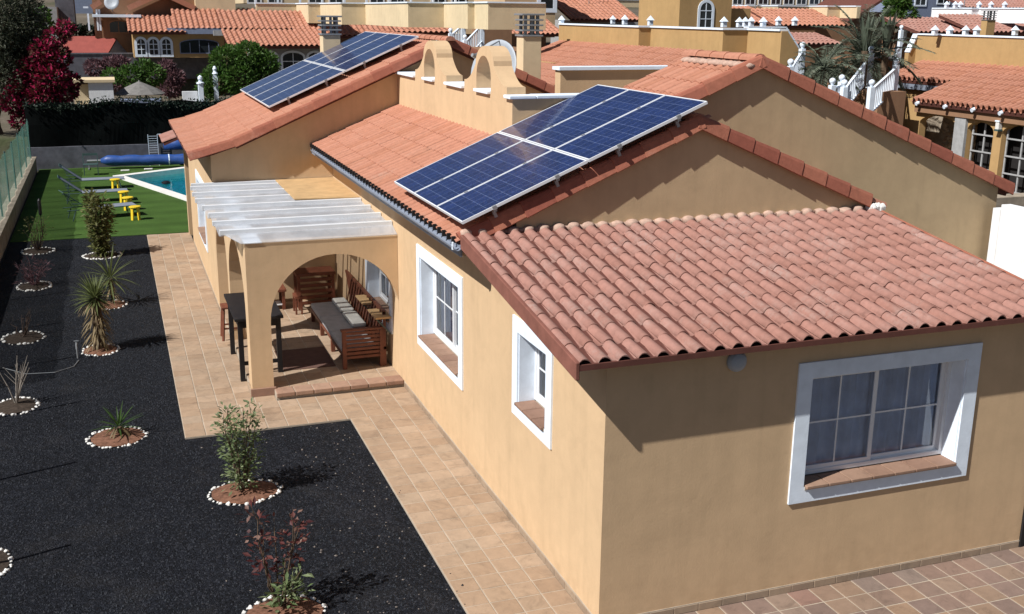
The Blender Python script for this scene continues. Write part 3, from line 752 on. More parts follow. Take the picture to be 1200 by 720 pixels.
# stepped red nosing in front of the porch floor and round the pillar
nst = 7; xw = (2.08)/nst
for i in range(nst):
    x = -2.08+i*xw; q = MB().box(x+.005, x+xw-.005, 7.74, 8.03, .06, .135); q.build('step_tile', STEPT, per, bevel=.012)
MB().box(-2.08, -.004, 7.76, 8.02, .0, .125).build('step_bed', GROUT, per)
MB().box(-2.45, -2.05, 7.975, 8.02, .03, .16).build('pillar_base_tile', STEPT, per, bevel=.004)
MB().box(-2.45, -2.42, 8.02, 8.5, .03, .12).build('pillar_base_tile', SKIRT, per, bevel=.004)
# front lamp (round bulkhead)
q = MB(T(1.39, -.001, 2.72) @ Matrix.Rotation(pi/2, 4, 'X')); q.lathe([(.105, 0), (.105, .03), (.085, .06), (.05, .075), (.005, .08)], n=20)
q.build('wall_lamp', DISH, None, smooth=False, label='round pale bulkhead lamp under the eave left of the large front window', cat='lamp')
# dark door edge at the far right of the front wall
mb = MB().box(5.375, 5.43, -.02, .05, .03, 1.35); mb.build('gate_post', DARK, None, bevel=.004, label='dark gate edge at the right end of the front wall', cat='gate')
# plywood board lying on pergola roof
q = MB(); q.slab([(-1.19, 10.9, 2.70), (.0-.02, 10.75, 2.70), (-.02, 13.33, 2.70), (-1.19, 13.33, 2.70)], .02)
q.build('plywood_board', PLY, None, label='tan plywood board lying on the pergola roof beside the tiled eave', cat='board')

# ------------------------------------------------------------------ solar panels
def solar(x0, w, y0, h, zfun, m, label, group, lift=.18, cells=(6, 10)):
    """x0.. start up the slope, w slope length, y0.. h along the eave"""
    d = Vector((1, 0, m)).normalized(); n = Vector((-m, 0, 1)).normalized()
    o = Vector((x0, y0, zfun(x0)))+n*lift
    root = thing('solar_panel', label, 'solar panel', tuple(o), group)
    B = Matrix((( 0, d.x, n.x, o.x), (1, 0, 0, o.y), (0, d.z, n.z, o.z), (0, 0, 0, 1)))
    B = Matrix(((d.x, 0, n.x, o.x), (0, 1, 0, o.y), (d.z, 0, n.z, o.z), (0, 0, 0, 1)))
    f = MB(B); t_ = .016; L = w
    f.box(0, L, 0, t_, -.035, 0); f.box(0, L, h-t_, h, -.035, 0); f.box(0, t_, t_, h-t_, -.035, 0); f.box(L-t_, L, t_, h-t_, -.035, 0)
    f.build('frame', ALU, root)
    c = MB(B); c.add([(t_, t_, -.004), (L-t_, t_, -.004), (L-t_, h-t_, -.004), (t_, h-t_, -.004)], [(0, 1, 2, 3)])
    ob = c.build('glass', CELLS, root); uv = ob.data.uv_layers.new(name='UV')
    for lo in ob.data.loops:
        p = B.inverted() @ ob.data.vertices[lo.vertex_index].co
        uv.data[lo.index].uv = ((p.x-t_)/(L-2*t_)*cells[1], (p.y-t_)/(h-2*t_)*cells[0])
    b = MB(B); b.add([(t_, t_, -.03), (L-t_, t_, -.03), (L-t_, h-t_, -.03), (t_, h-t_, -.03)], [(3, 2, 1, 0)]); b.build('backing', WHITE, root)
    r = MB(B)
    for xx in (L*.25, L*.75):
        r.box(xx-.02, xx+.02, .0, h, -.075, -.037)
        for yy in (.1, h-.1): r.box(xx-.02, xx+.02, yy-.02, yy+.02, -lift, -.075)
    r.build('rail', GREYM, root, kind='stuff')
    cl = MB(B)
    for xx in (L*.25, L*.75): cl.box(xx-.025, xx+.025, -.03, .012, -.04, .006)
    cl.build('clamp', GREYM, root, kind='stuff')
    return root
rowname = ['nearest to the verge', 'in the middle', 'furthest from the camera']
for r_ in range(2):
    for c_ in range(3):
        solar(-.33+r_*1.60, 1.715, 3.20+c_*1.095, 1.08, zl, mR,
              'blue solar panel of the front array, %s row, %s' % ('lower' if r_ == 0 else 'upper', rowname[c_]), 'solar panels of the front array', lift=.235)
rown = ['first from the verge', 'second from the verge', 'third from the verge', 'last from the verge']
for r_ in range(2):
    for c_ in range(4):
        solar(-1.02+r_*1.64, 1.765, 14.55+c_*1.31, 1.295, zw, mW,
              'blue solar panel on the rear wing, %s row, %s' % ('lower' if r_ == 0 else 'upper', rown[c_]), 'solar panels on the rear wing')
q = MB(); q.tube([(2.05, 13.4, 5.3), (2.15, 13.1, 5.42), (2.28, 12.98, 5.3), (2.2, 12.9, 5.05), (2.1, 13.0, 4.6)], .02, 6)
q.build('cable_conduit', WHITE, None, smooth=True, label='white curved conduit dropping from the rear solar panels', cat='cable')

# ------------------------------------------------------------------ chimneys and dish
def chimney(x, y, w, d, z0, zt, label, mat=CREAM, layers=4):
    c = thing('chimney', label, 'chimney', (x, y, z0), 'chimneys')
    MB().box(x, x+w, y, y+d, z0, zt-.42).build('shaft', mat, c, bevel=.008)
    for k in range(layers):
        z = zt-.42+k*.11
        q = MB(); q.box(x-.03, x+w+.03, y-.03, y+d+.03, z+.0, z+.035); q.build('louvre', GREYM, c, bevel=.005)
        q = MB(); q.box(x+.04, x+.10, y+.04, y+.10, z+.035, z+.11); q.box(x+w-.1, x+w-.04, y+.04, y+.1, z+.035, z+.11); q.box(x+w*.5-.03, x+w*.5+.03, y+.04, y+.1, z+.035, z+.11)
        q.box(x+.04, x+.10, y+d-.1, y+d-.04, z+.035, z+.11); q.box(x+w-.1, x+w-.04, y+d-.1, y+d-.04, z+.035, z+.11)
        q.build('spacer', GREYM, c, kind='stuff')
    MB().box(x-.05, x+w+.05, y-.05, y+d+.05, zt+.02, zt+.06).build('cap', GREYM, c, bevel=.006)
    return c
chimney(1.02, 19.6, .45, .45, 4.5, 5.82, 'cream chimney with grey louvred cap behind the rear solar panels')
chimney(4.28, 13.75, .42, .42, 4.2, 5.92, 'cream chimney with stacked grey cap right of the dish')
d = thing('satellite_dish', 'large grey satellite dish standing behind the right bell arch', 'satellite dish', (2.02, 8.8, 3.85))
ax = Vector((-.85, -.45, .3)).normalized()
Md = T(1.98, 8.85, 5.05) @ ax.to_track_quat('Z', 'Y').to_matrix().to_4x4()
q = MB(Md); q.lathe([(.0001, .0), (.15, .008), (.3, .035), (.43, .075), (.5, .11), (.505, .10), (.43, .06), (.3, .02), (.15, -.008), (.0001, -.015)], n=30); q.build('reflector', DISH, d, smooth=True)
q = MB(Md); q.tube([(0, .48, .1), (0, .1, .6)], .012, 6); q.lathe([(.03, .55), (.04, .6), (.03, .66)], (0, .08, 0), 10); q.build('feed_arm', GREYM, d)
MB().tube([(2.1, 9.0, 3.85), (2.1, 9.0, 5.0)], .03, 8).build('mast', GREYM, d)

# ------------------------------------------------------------------ porch furniture
def slat_panel(mb, o, u, up, L, H, n, w=.02, h=.05):
    pass
t = thing('bar_table', 'tall black wooden bar table standing in the side arch beside the porch pillar', 'table', (-2.17, 9.6, .125))
MB().box(-2.57, -1.78, 8.74, 10.5, 1.08, 1.13).build('tabletop', DARKW, t, bevel=.008)
for x in (-2.52, -1.90):
    for y in (8.80, 10.36): MB().box(x, x+.08, y, y+.08, .125 if x > -2.42 else .03, 1.08).build('leg', DARKW, t, bevel=.004)
MB().box(-2.51, -1.83, 8.81, 8.86, .95, 1.078).box(-2.51, -1.83, 10.38, 10.42, .95, 1.078).box(-2.51, -2.47, 8.86, 10.38, .95, 1.078).box(-1.87, -1.83, 8.86, 10.38, .95, 1.078).build('apron', DARKW, t)
MB().box(-2.44, -1.90, 8.82, 8.86, .30, .36).build('footrest', DARKW, t)
def stool(x, y, label):
    s = thing('bar_stool', label, 'stool', (x, y, .125))
    MB().box(x-.17, x+.17, y-.17, y+.17, .72, .76).build('seat', WOOD, s, bevel=.01)
    for a in (-1, 1):
        for b in (-1, 1): MB().bar((x+a*.17, y+b*.17, .125), (x+a*.13, y+b*.13, .72), .035, .035).build('leg', WOOD, s)
    MB().bar((x-.15, y-.15, .35), (x+.15, y-.15, .35), .02, .03).bar((x-.15, y+.15, .35), (x+.15, y+.15, .35), .02, .03).build('stretcher', WOOD, s)
stool(-2.42, 11.1, 'red brown bar stool in the side arch at the far end of the black table')
# sofa along the wall
b = thing('slatted_sofa', 'brown slatted wooden sofa with grey cushions against the porch wall', 'sofa', (-.45, 10.0, .125))
MB().box(-.84, -.16, 8.66, 11.75, .34, .40).build('seat_base', WOOD, b, bevel=.006)
for y in (8.6, 9.65, 10.7, 11.7):
    for x in (-.84, -.2): MB().box(x, x+.07, y, y+.07, .125, .34 if 8.7 < y else .80).build('leg', WOOD, b, bevel=.004)
for k in range(7): MB().box(-.77, -.16, 8.615, 8.645, .30+k*.07, .345+k*.07).build('arm_slat', WOOD, b)
MB().box(-.86, -.12, 8.58, 8.68, .79, .825).build('arm_rest', WOOD, b, bevel=.005)
for k in range(3): MB().box(-.13, -.09, 8.6+k*1.06, 8.66+k*1.06, .125, 1.08).build('back_post', WOOD, b)
MB().box(-.13, -.09, 8.6, 11.8, 1.05, 1.10).box(-.13, -.09, 8.6, 11.8, .42, .47).build('back_rail', WOOD, b)
for k in range(30):
    y = 8.62+k*.10
    if y+.5 < 11.85: MB().bar((-.11, y, .46), (-.11, y+.5, 1.06), .035, .014, (1, 0, 0)).build('lattice_slat', WOOD, b)
    if y+.5 < 11.85 and k % 2 == 0: MB().bar((-.13, y+.5, .46), (-.13, y, 1.06), .035, .014, (1, 0, 0)).build('lattice_slat', WOOD, b)
for k in range(3):
    y = 8.70+k*1.02
    MB().box(-.84, -.24, y, y+1.0, .40, .50).build('seat_cushion', CUSH, b, bevel=.03)
for k, y in enumerate((9.75, 10.8)):
    q = MB(); q.box(-.44, -.17, y, y+.9, .505, .58); q.build('back_cushion', CUSHW, b, bevel=.035)
b = thing('wooden_bench', 'red brown wooden bench against the back wall of the porch', 'bench', (-1.5, 13.0, .125))
MB().box(-2.0, -1.15, 12.75, 13.3, .50, .56).build('seat', WOOD, b, bevel=.01)
for x in (-1.97, -1.24):
    for y in (12.78, 13.2): MB().box(x, x+.06, y, y+.06, .125, .50).build('leg', WOOD, b)
for k in range(3): MB().box(-1.9, -1.24, 12.8+k*.12, 12.85+k*.12, .22, .24).build('shelf_slat', ALU, b)
b = thing('wooden_cabinet', 'dark red slatted wooden cabinet in the porch corner', 'cabinet', (-.6, 13.1, .125))
MB().box(-.95, -.15, 12.7, 13.25, .80, .86).build('top', WOOD, b, bevel=.006)
for x in (-.93, -.23):
    for y in (12.73, 13.17): MB().box(x, x+.06, y, y+.06, .125, .80).build('leg', WOOD, b)
for k in range(5): MB().box(-.87, -.23, 12.73, 12.755, .2+k*.12, .27+k*.12).build('front_slat', WOOD, b)
b = thing('wall_rack', 'slatted wooden rack hung on the porch wall above the cabinet', 'rack', (-.6, 13.38, 1.3))
for k in range(6): MB().box(-.85, -.28, 13.34, 13.365, 1.22+k*.11, 1.29+k*.11).build('slat', WOOD, b)
for x in (-.84, -.33): MB().box(x, x+.05, 13.366, 13.395, 1.2, 1.86).build('post', WOOD, b)
MB().box(-.85, -.28, 13.2, 13.365, 1.19, 1.21).build('shelf', WOOD, b)
t = thing('coffee_table', 'low dark slatted table in the middle of the porch', 'table', (-1.3, 12, .125))
MB().box(-1.05, -.9, 12.3, 12.65, .45, .5).build('tabletop', WOOD, t); 
for x in (-1.05, -.94):
    for y in (12.31, 12.6): MB().box(x, x+.035, y, y+.035, .125, .45).build('leg', WOOD, t)
# outdoor rug
q = MB(); q.box(-1.80, -.92, 8.85, 10.0, .1275, .136); q.build('rug', plain('brown_rug', (.13, .075, .06), .95, .1, var=.2, scale=8, bump=.5), None, label='flat dark brown rug on the porch floor in front of the sofa', cat='rug')
# window planters on porch window
for k, y in enumerate((8.75, 9.75)):
    p = thing('window_shelf', ['small wooden shelf under the porch window, near end', 'small wooden shelf under the porch window, far end'][k], 'shelf', (-.2, y, .9), 'shelves under the porch window')
    MB().box(-.3, -.03, y-.3, y+.3, 1.0, 1.03).build('board', PLY, p, bevel=.004)
    for yy in (y-.25, y+.25): MB().bar((-.28, yy, 1.0), (-.03, yy, .72), .02, .02).build('bracket', GREENM, p)


# ------------------------------------------------------------------ foliage helpers
def leafquad(mb, p, d, n, L, w):
    """a bent leaf: base p, direction d, face normal n"""
    d = d.normalized(); s_ = d.cross(n)
    if s_.length < 1e-3: s_ = Vector((1, 0, 0))
    s_.normalize(); k = len(mb.v)
    m = p+d*(L*.5)+n*(L*.06)
    mb.v += [tuple(p), tuple(m-s_*(w/2)), tuple(p+d*L), tuple(m+s_*(w/2))]
    mb.f += [(k, k+1, k+2, k+3)]
def rv(r=R):
    while True:
        v = Vector((r.uniform(-1, 1), r.uniform(-1, 1), r.uniform(-1, 1)))
        if .05 < v.length < 1: return v.normalized()
def clump(mb, c, rad, n, L, w, up=.3, hollow=.45):
    c = Vector(c)
    for _ in range(n):
        v = rv(); q = (hollow+(1-hollow)*R.random()**.5)
        p = c+Vector((v.x*rad[0], v.y*rad[1], v.z*rad[2]))*q
        d = (v+rv()*.8+Vector((0, 0, up*R.random()))).normalized()
        leafquad(mb, p, d, (rv()+Vector((0, 0, .8))).normalized(), L*R.uniform(.6, 1.3), w*R.uniform(.7, 1.2))
def blob_tree(name, label, cat, base, clumps, n, L, w, leaf, trunk=True, tr=.12, group=None, crown='crown', bark=None):
    """clumps: (centre, radii) list; n leaves in all, limbs reach into each clump"""
    t = thing(name, label, cat, base, group); mb = MB(); tot = sum(r[0]*r[1]+r[1]*r[2]+r[0]*r[2] for _, r in clumps)
    for c, r in clumps: clump(mb, c, r, int(n*(r[0]*r[1]+r[1]*r[2]+r[0]*r[2])/tot), L, w)
    mb.build(crown, leaf, t, recalc=False, kind='stuff')
    if trunk:
        q = MB(); b = Vector(base); top = b+Vector((0, 0, max(.3, (sum(c[2] for c, _ in clumps)/len(clumps)-b.z)*.6)))
        q.tube([b, (b+top)/2+Vector((tr*.5, 0, 0)), top], [tr, tr*.8, tr*.6], 7)
        for c, r in clumps:
            c = Vector(c); q.tube([top-Vector((0, 0, .2)), (top+c)/2+Vector((0, 0, r[2]*.2)), c], [tr*.5, tr*.35, tr*.12], 5)
        q.build('trunk', bark or BARK, t)
    return t
def ring(x, y, rx, ry, label, soil, n, sz=.035, gap=0, ph=0):
    rx *= .86; ry *= .86; sz *= .72; n = int(n*1.15)
    t = thing('stone_ring', label, 'stone ring', (x, y, .0), 'white stone rings round the garden plants')
    q = MB(); pts = [(x, y, .05)]; m = 28
    for k in range(m):
        a = 2*pi*k/m; rr = R.uniform(.9, 1.0); pts.append((x+rx*cos(a)*rr, y+ry*sin(a)*rr, .008+R.uniform(0, .006)))
    q.add(pts, [(0, 1+k, 1+(k+1) % m) for k in range(m)]); q.build('soil', soil, t)
    q = MB()
    for k in range(n):
        a = 2*pi*(k+R.uniform(-.4, .4))/n
        if R.random() < gap+.05: continue
        s_ = sz*R.uniform(.5, 1.4); c = Vector((x+(rx+R.uniform(-.02, .02))*cos(a), y+(ry+R.uniform(-.02, .02))*sin(a), s_*R.uniform(.1, .45)))
        q.lathe([(s_*.55, -s_*.4), (s_*R.uniform(.8, 1.1), 0), (s_*.75, s_*.4), (s_*.25, s_*.62)], c, 6)
        for j in range(1, 25): q.v[-j] = tuple(Vector(q.v[-j])+rv()*s_*.25)
    q.build('stones', STONE, t, smooth=True, kind='stuff')
    return t
# planting (x, y from the survey of the photo)
ring(-2.96, 4.47, .52, .42, 'oval of white stones round the leafy green shrub, red soil inside', SOIL, 40, .036)
ring(-2.93, 1.35, .50, .42, 'white stones round the burgundy leaved shrub at the bottom edge', SOIL, 38, .036)
ring(-4.48, 6.95, .46, .46, 'ragged ring of white stones round the small green palm', SOIL, 34, .040, .08)
ring(-4.72, 11.45, .36, .42, 'ring of white stones round the taller yucca with a shaggy trunk', SOIL, 30, .038)
ring(-4.55, 14.7, .40, .42, 'broken ring of stones behind the spiky yucca', SOIL, 26, .038, .35)
ring(-4.70, 19.75, .52, .50, 'white ring round the tall olive green bush by the lawn', DSOIL, 44, .042)
ring(-5.98, 3.45, .40, .50, 'half seen ring of white stones at the left edge of the picture', DSOIL, 36, .036)
ring(-5.95, 8.80, .38, .46, 'ring of white stones round the bare pale twigs', DSOIL, 30, .040)
ring(-6.08, 12.7, .42, .50, 'ring of white stones round the grey dead stems, beside one stray stone', DSOIL, 30, .042, .1)
ring(-6.12, 16.9, .42, .50, 'ring of white stones round the mauve low plant', DSOIL, 30, .042, .05)
ring(-6.25, 20.8, .45, .50, 'furthest white stone ring, beside the lawn edge under the dark spike', DSOIL, 30, .042, .05)
# tall leafy shrub
def stems_plant(name, label, x, y, h, nst, spread, leaf, nleaf, L, w, zlo=.1, top_bias=1.0, stemmat=BARK, cat='shrub', lumps=None):
    t = thing(name, label, cat, (x, y, 0)); q = MB(); lf = MB()
    tips = []
    for k in range(nst):
        a = R.uniform(0, 2*pi); hh = h*R.uniform(.7, 1.0) if k else h
        pts = [Vector((x+R.uniform(-.05, .05), y+R.uniform(-.05, .05), 0))]
        for j in range(1, 7):
            u = j/6; pts.append(Vector((x+cos(a)*spread*u**.7*R.uniform(.6, 1.1), y+sin(a)*spread*u**.7*R.uniform(.6, 1.1), hh*u)))
        q.tube(pts, [.012*(1-.12*j) for j in range(7)], 5); tips.append(pts)
    for _ in range(nleaf):
        pts = R.choice(tips); u = zlo+(1-zlo)*R.random()**top_bias; f = u*6; i = min(5, int(f)); p = pts[i].lerp(pts[i+1], f-i)
        d = Vector((R.uniform(-1, 1), R.uniform(-1, 1), R.uniform(-.4, .7))).normalized(); off = R.random()*spread*.75
        p = p+Vector((d.x, d.y, d.z*.4))*off*(1.1-u*.5)
        leafquad(lf, p, d, (Vector((0, 0, 1))+rv()*.7).normalized(), L*R.uniform(.6, 1.3), w*R.uniform(.7, 1.2))
    q.build('stem', stemmat, t, kind='stuff'); lf.build('leaves', leaf, t, recalc=False, kind='stuff'); return t
stems_plant('leafy_shrub', 'tall slender green shrub in red soil by the corner of the path', -2.98, 4.5, 1.22, 12, .27, L_SHRUB, 1150, .075, .034)
stems_plant('burgundy_shrub', 'upright shrub with burgundy leaves at the bottom edge', -2.95, 1.52, 1.18, 7, .26, L_BORD, 170, .085, .045, .38, .8)
stems_plant('green_weed', 'low green growth with pale leaves at the foot of the burgundy shrub', -2.92, 1.50, .45, 6, .26, L_SHRUB, 130, .11, .045)
stems_plant('olive_bush', 'tall dense olive green bush standing at the edge of the lawn', -4.70, 19.75, 1.62, 14, .27, L_BUSH, 1900, .14, .06, .03)
stems_plant('dead_stems', 'grey dead stems inside a stone ring by the left fence', -6.08, 12.7, .55, 9, .28, L_TWIG, 30, .06, .02, .3, stemmat=L_TWIG, cat='plant')
stems_plant('mauve_plant', 'low mauve spiky plant inside a stone ring by the left fence', -6.12, 16.9, .60, 14, .30, L_MAUVE, 200, .16, .02, .1, stemmat=L_MAUVE, cat='plant')
stems_plant('thin_shrub', 'thin brown shrub inside the furthest stone ring', -6.25, 20.8, .95, 12, .32, L_BUSH, 160, .1, .03, .2, stemmat=L_TWIG, cat='plant')
t = thing('twig_plant', 'bare pale twigs in the second stone ring at the left edge', 'plant', (-5.95, 8.85, 0)); q = MB()
for k in range(9):
    a = R.uniform(0, 6.28); h = R.uniform(.45, .8); q.tube([(-5.95, 8.85, 0), (-5.95+cos(a)*.1, 8.85+sin(a)*.1, h*.5), (-5.95+cos(a)*.25, 8.85+sin(a)*.25, h)], [.014, .009, .004], 5)
    q.tube([(-5.95+cos(a)*.1, 8.85+sin(a)*.1, h*.5), (-5.95+cos(a+1)*.2, 8.85+sin(a+1)*.2, h*.8)], [.007, .003], 4)
q.build('twigs', L_PTWIG, t, kind='stuff')
def blade(p, d, L, w, droop, mat, parent, name='leaf', seg=5):
    """long arching leaf with a keel"""
    d = Vector(d).normalized(); sd = d.cross(Vector((0, 0, 1)))
    if sd.length < .05: sd = Vector((1, 0, 0))
    sd.normalize(); pts = []; c = Vector(p); dd = d.copy()
    for k in range(seg+1):
        u = k/seg; ww = w*(.5+.5*min(1, u*4))*(1-u**2.2)+.002; n = sd.cross(dd).normalized()
        pts.append((c-sd*ww/2, c+n*(-.15*ww), c+sd*ww/2)); c = c+dd*(L/seg); dd = (dd+Vector((0, 0, -droop/seg))).normalized()
    mb = MB(); vs = [v for t3 in pts for v in t3]; fs = []
    for k in range(seg): fs += [(3*k, 3*k+1, 3*k+4, 3*k+3), (3*k+1, 3*k+2, 3*k+5, 3*k+4)]
    mb.add(vs, fs); return mb.build(name, mat, parent, recalc=False)
def yucca(label, x, y, h, n, L, w, dead=0, tr=.07, zf0=-.3, mat=L_YUC, name='yucca', cat='yucca', droop=.7):
    t = thing(name, label, cat, (x, y, 0))
    q = MB(); q.tube([(x, y, 0), (x+.02, y, h*.5), (x, y, h)], [tr, tr*.85, tr*.7], 8); q.build('trunk', BARK, t)
    for k in range(n):
        a = k*2.39996; e = zf0+(1.25-zf0)*(k/n); L_ = L*R.uniform(.75, 1.1)
        blade((x+cos(a)*.03, y+sin(a)*.03, h-.02+.1*k/n), (cos(a)*cos(e), sin(a)*cos(e), sin(e)), L_, w, droop*R.uniform(.5, 1.2), mat, t)
    if dead:
        for k in range(dead):
            a = R.uniform(0, 6.28); z = R.uniform(.15, h)
            blade((x+cos(a)*tr, y+sin(a)*tr, z), (cos(a)*.7, sin(a)*.7, -.5), R.uniform(.2, .32), .03, .9, L_DEAD, t, 'dry_leaf', 3)
    return t
yucca('taller yucca with a shaggy trunk of dry leaves, in the gravel', -4.74, 11.5, .95, 110, .44, .036, 150, .11)
yucca('spiky open yucca just behind the taller one', -4.50, 14.75, .55, 46, .72, .034, 22, .07, -.5)
yucca('small green palm in a ragged stone ring', -4.45, 7.0, .14, 26, .36, .028, 10, .06, 0, L_GREEN, 'small_palm', 'palm', .5)
# dark spike near the lawn
t = thing('garden_spike_lamp', 'thin black garden spike lamp standing in the lawn corner', 'lamp', (-6.2, 22.4, 0))
MB().tube([(-6.2, 22.4, 0), (-6.2, 22.4, .75)], .012, 6).build('pole', DARKW, t); MB().lathe([(.03, .55), (.045, .6), (.045, .95), (.02, 1.0)], (-6.2, 22.4, .1), 8).build('head', DARKW, t)
# irrigation pipe + tap
q = MB(); q.tube([(-6.3, 10.9, .01), (-5.9, 10.4, .015), (-5.45, 10.35, .012), (-5.15, 10.6, .012), (-5.08, 10.9, .02)], .008, 5)
q.build('irrigation_pipe', GREYM, None, label='thin grey irrigation pipe on the gravel leading to the tap', cat='pipe')
t = thing('garden_tap', 'small upright garden tap beside the taller yucca', 'tap', (-5.1, 11.1, 0))
MB().tube([(-5.1, 11.1, 0), (-5.1, 11.1, .3)], .016, 6).build('pipe', GREYM, t); MB().tube([(-5.1, 11.1, .27), (-5.1, 11.0, .27), (-5.1, 10.98, .2)], .014, 6).bar((-5.14, 11.1, .32), (-5.06, 11.1, .32), .015, .015).build('spout', GREYM, t)
# loose gravel stones
q = MB(); o8 = [(1,0,0),(-1,0,0),(0,1,0),(0,-1,0),(0,0,1)]
for k in range(22000):
    y = -1.5+23.5*R.random()**1.9; x = R.uniform(-7, -.02 if y < 6.4 else -3.6)
    if x > -1.17 and not (y < 6.5 and R.random() < .04 and x < -1.02): continue
    s_ = .009+.013*R.random()**2
    q.add([(x+a*s_*R.uniform(.7, 1.2), y+b*s_*R.uniform(.7, 1.2), (.032 if x > -1.15 else .002)+c_*s_*R.uniform(.6, 1.1)) for a, b, c_ in o8], [(0,2,4),(2,1,4),(1,3,4),(3,0,4)])
q.build('gravel_stones', plain('dark_lava_stone', (.022, .025, .032), .85, .3, var=.6, scale=60), None, kind='stuff')
q = MB()
for k in range(210):
    if k < 250: y = -1.4+8*R.random(); x = -1.17-abs(R.gauss(0, .9))
    elif k < 360: y = R.uniform(6.6, 16); x = -3.58-abs(R.gauss(0, .12))
    else: y = 1+20*R.random(); x = R.uniform(-6.5, -3.7)
    s_ = .008+.012*R.random()**2
    q.add([(x+a*s_*R.uniform(.7, 1.2), y+b*s_*R.uniform(.7, 1.2), .002+c_*s_*R.uniform(.6, 1.1)) for a, b, c_ in o8], [(0,2,4),(2,1,4),(1,3,4),(3,0,4)])
q.build('pale_gravel_stones', plain('pale_loose_stone', (.20, .17, .15), .9, .2, var=.5, scale=40), None, kind='stuff')
tag(bpy.data.objects['gravel_stones']); 
# ------------------------------------------------------------------ left fence on its low wall
t = thing('boundary_fence', 'low beige wall on the left with torn green mesh on thin posts', 'fence', (-7.1, 10, 0))
q = MB(); q.box(-7.32, -7.06, -11.9, 36.2, -.05, .50); q.build('wall', WALLB, t, bevel=.01)
q = MB(); q.box(-7.35, -7.03, -11.9, 36.2, .503, .54); q.build('coping', WALLB, t, bevel=.008)
for k in range(19):
    y = -9.6+2.52*k
    MB().tube([(-7.2, y, .54), (-7.2, y, 2.45 if y < 12 else 2.0)], .024, 7).build('post', GREENM, t)
nz, ny = 6, 120; q = MB(); vs = []
for j in range(ny+1):
    y = 9.5+26.2*j/ny
    for i in range(nz+1):
        z = .56+ (1.42+.015*sin(y*2.1)*(i == nz))*i/nz; vs.append((-7.17+.02*sin(y*5+i)+.02*sin(y*1.7), y, z))
q.add(vs, [(j*(nz+1)+i, (j+1)*(nz+1)+i, (j+1)*(nz+1)+i+1, j*(nz+1)+i+1) for j in range(ny) for i in range(nz)])
q.build('mesh_screen', MESHG, t, recalc=False, smooth=True)
# back wall, black shade cloth and creeper
t = thing('back_wall', 'dark grey garden wall across the end of the lawn topped by black shade cloth', 'wall', (-3, 36.9, 0))
MB().box(-7.35, 7.0, 36.45, 36.75, -.05, .86).build('wall', CONC, t, bevel=.01)
q = MB(); vs = []
for j in range(91):
    x = -7.3+14.3*j/90; vs += [(x, 36.5+.04*sin(x*3.1), .86), (x, 36.47+.05*sin(x*2.3+1), 1.7), (x, 36.5+.04*sin(x*4), 2.5+.05*sin(x*2.7))]
q.add(vs, [(3*j+i, 3*j+3+i, 3*j+4+i, 3*j+1+i) for j in range(90) for i in range(2)]); q.build('shade_cloth', BLKC, t, recalc=False)
for k in range(7): MB().tube([(-7.2+2.2*k, 36.56, .86), (-7.2+2.2*k, 36.56, 2.5)], .03, 6).build('post', GREENM, t)
q = MB()
for k in range(2000):
    x = R.uniform(-7.3, 7); z = 2.48+R.gauss(0, .08)+.1*sin(x*1.3); leafquad(q, Vector((x, 36.45+R.gauss(0, .12), z)), rv(), rv(), R.uniform(.08, .16), .07)
q.build('creeper', L_HEDGE, None, recalc=False, kind='stuff')
# ------------------------------------------------------------------ loungers, tables, pool gear
def lounger(x, y, rz, label):
    t = thing('sun_lounger', label, 'sun lounger', (0, 0, 0), 'sun loungers on the lawn')
    # head end at x=0 going +x; 2 m long, .62 wide
    s_ = MB(); n = 10
    s_.slab([(.62, -.28, .33), (2.0, -.28, .33), (2.0, .28, .33), (.62, .28, .33)], .012); s_.build('seat_sling', SLING, t)
    b = MB(); b.slab([(-.02, -.28, .83), (.62, -.28, .335), (.62, .28, .335), (-.02, .28, .83)], .012); b.build('back_sling', SLING, t)
    for w in (-.3, .3):
        f = MB(); f.tube([(.02, w, .32), (2.02, w, .32)], .016, 6); f.build('side_rail', GREENM, t)
        f = MB(); f.tube([(.62, w, .335), (-.04, w, .85)], .015, 6); f.build('back_rail', GREENM, t)
        for x_ in (.25, 1.8): MB().tube([(x_, w, .32), (x_+(-.1 if x_ < 1 else .08), w*1.05, .01)], .016, 6).build('leg', GREENM, t)
        MB().tube([(.62, w, .34), (.40, w*1.1, .50), (.15, w*1.1, .52)], .014, 6).build('arm_rest', GREENM, t)
    MB().tube([(-.04, -.3, .85), (-.04, .3, .85)], .015, 6).build('cross_bar', GREENM, t)
    MB().bar((.28, -.28, .32), (.1, -.28, .7), .012, .012, (0, 1, 0)).bar((.28, .28, .32), (.1, .28, .7), .012, .012, (0, 1, 0)).bar((.1, -.28, .7), (.1, .28, .7), .014, .014).build('back_prop', GREENM, t)
    t.location = (x, y, .015); t.rotation_euler = (0, 0, rz); return t
lounger(-5.72, 25.0, .24, 'grey sun lounger nearest to the camera on the lawn')
lounger(-5.92, 28.2, .05, 'middle grey sun lounger of the three on the lawn')
lounger(-5.98, 31.0, .03, 'furthest grey sun lounger, next to the pool corner')
def stool_y(x, y, label):
    t = thing('yellow_side_table', label, 'side table', (x, y, .015), 'yellow side tables by the loungers')
    c = (x, y, 0)
    MB().lathe([(.155, .37), (.17, .385), (.17, .41), (.155, .42)], c, 18).build('top', YEL, t)
    for k in range(4):
        a = pi/4+k*pi/2; q = MB(); q.bar((x+cos(a)*.135, y+sin(a)*.135, .015), (x+cos(a)*.11, y+sin(a)*.11, .372), .075, .04, (cos(a), sin(a), 0)); q.build('leg', YEL, t)
    return t
stool_y(-3.78, 24.55, 'round yellow side table nearest to the camera'); stool_y(-3.95, 26.3, 'round yellow side table at the foot of the nearest lounger, second from the camera')
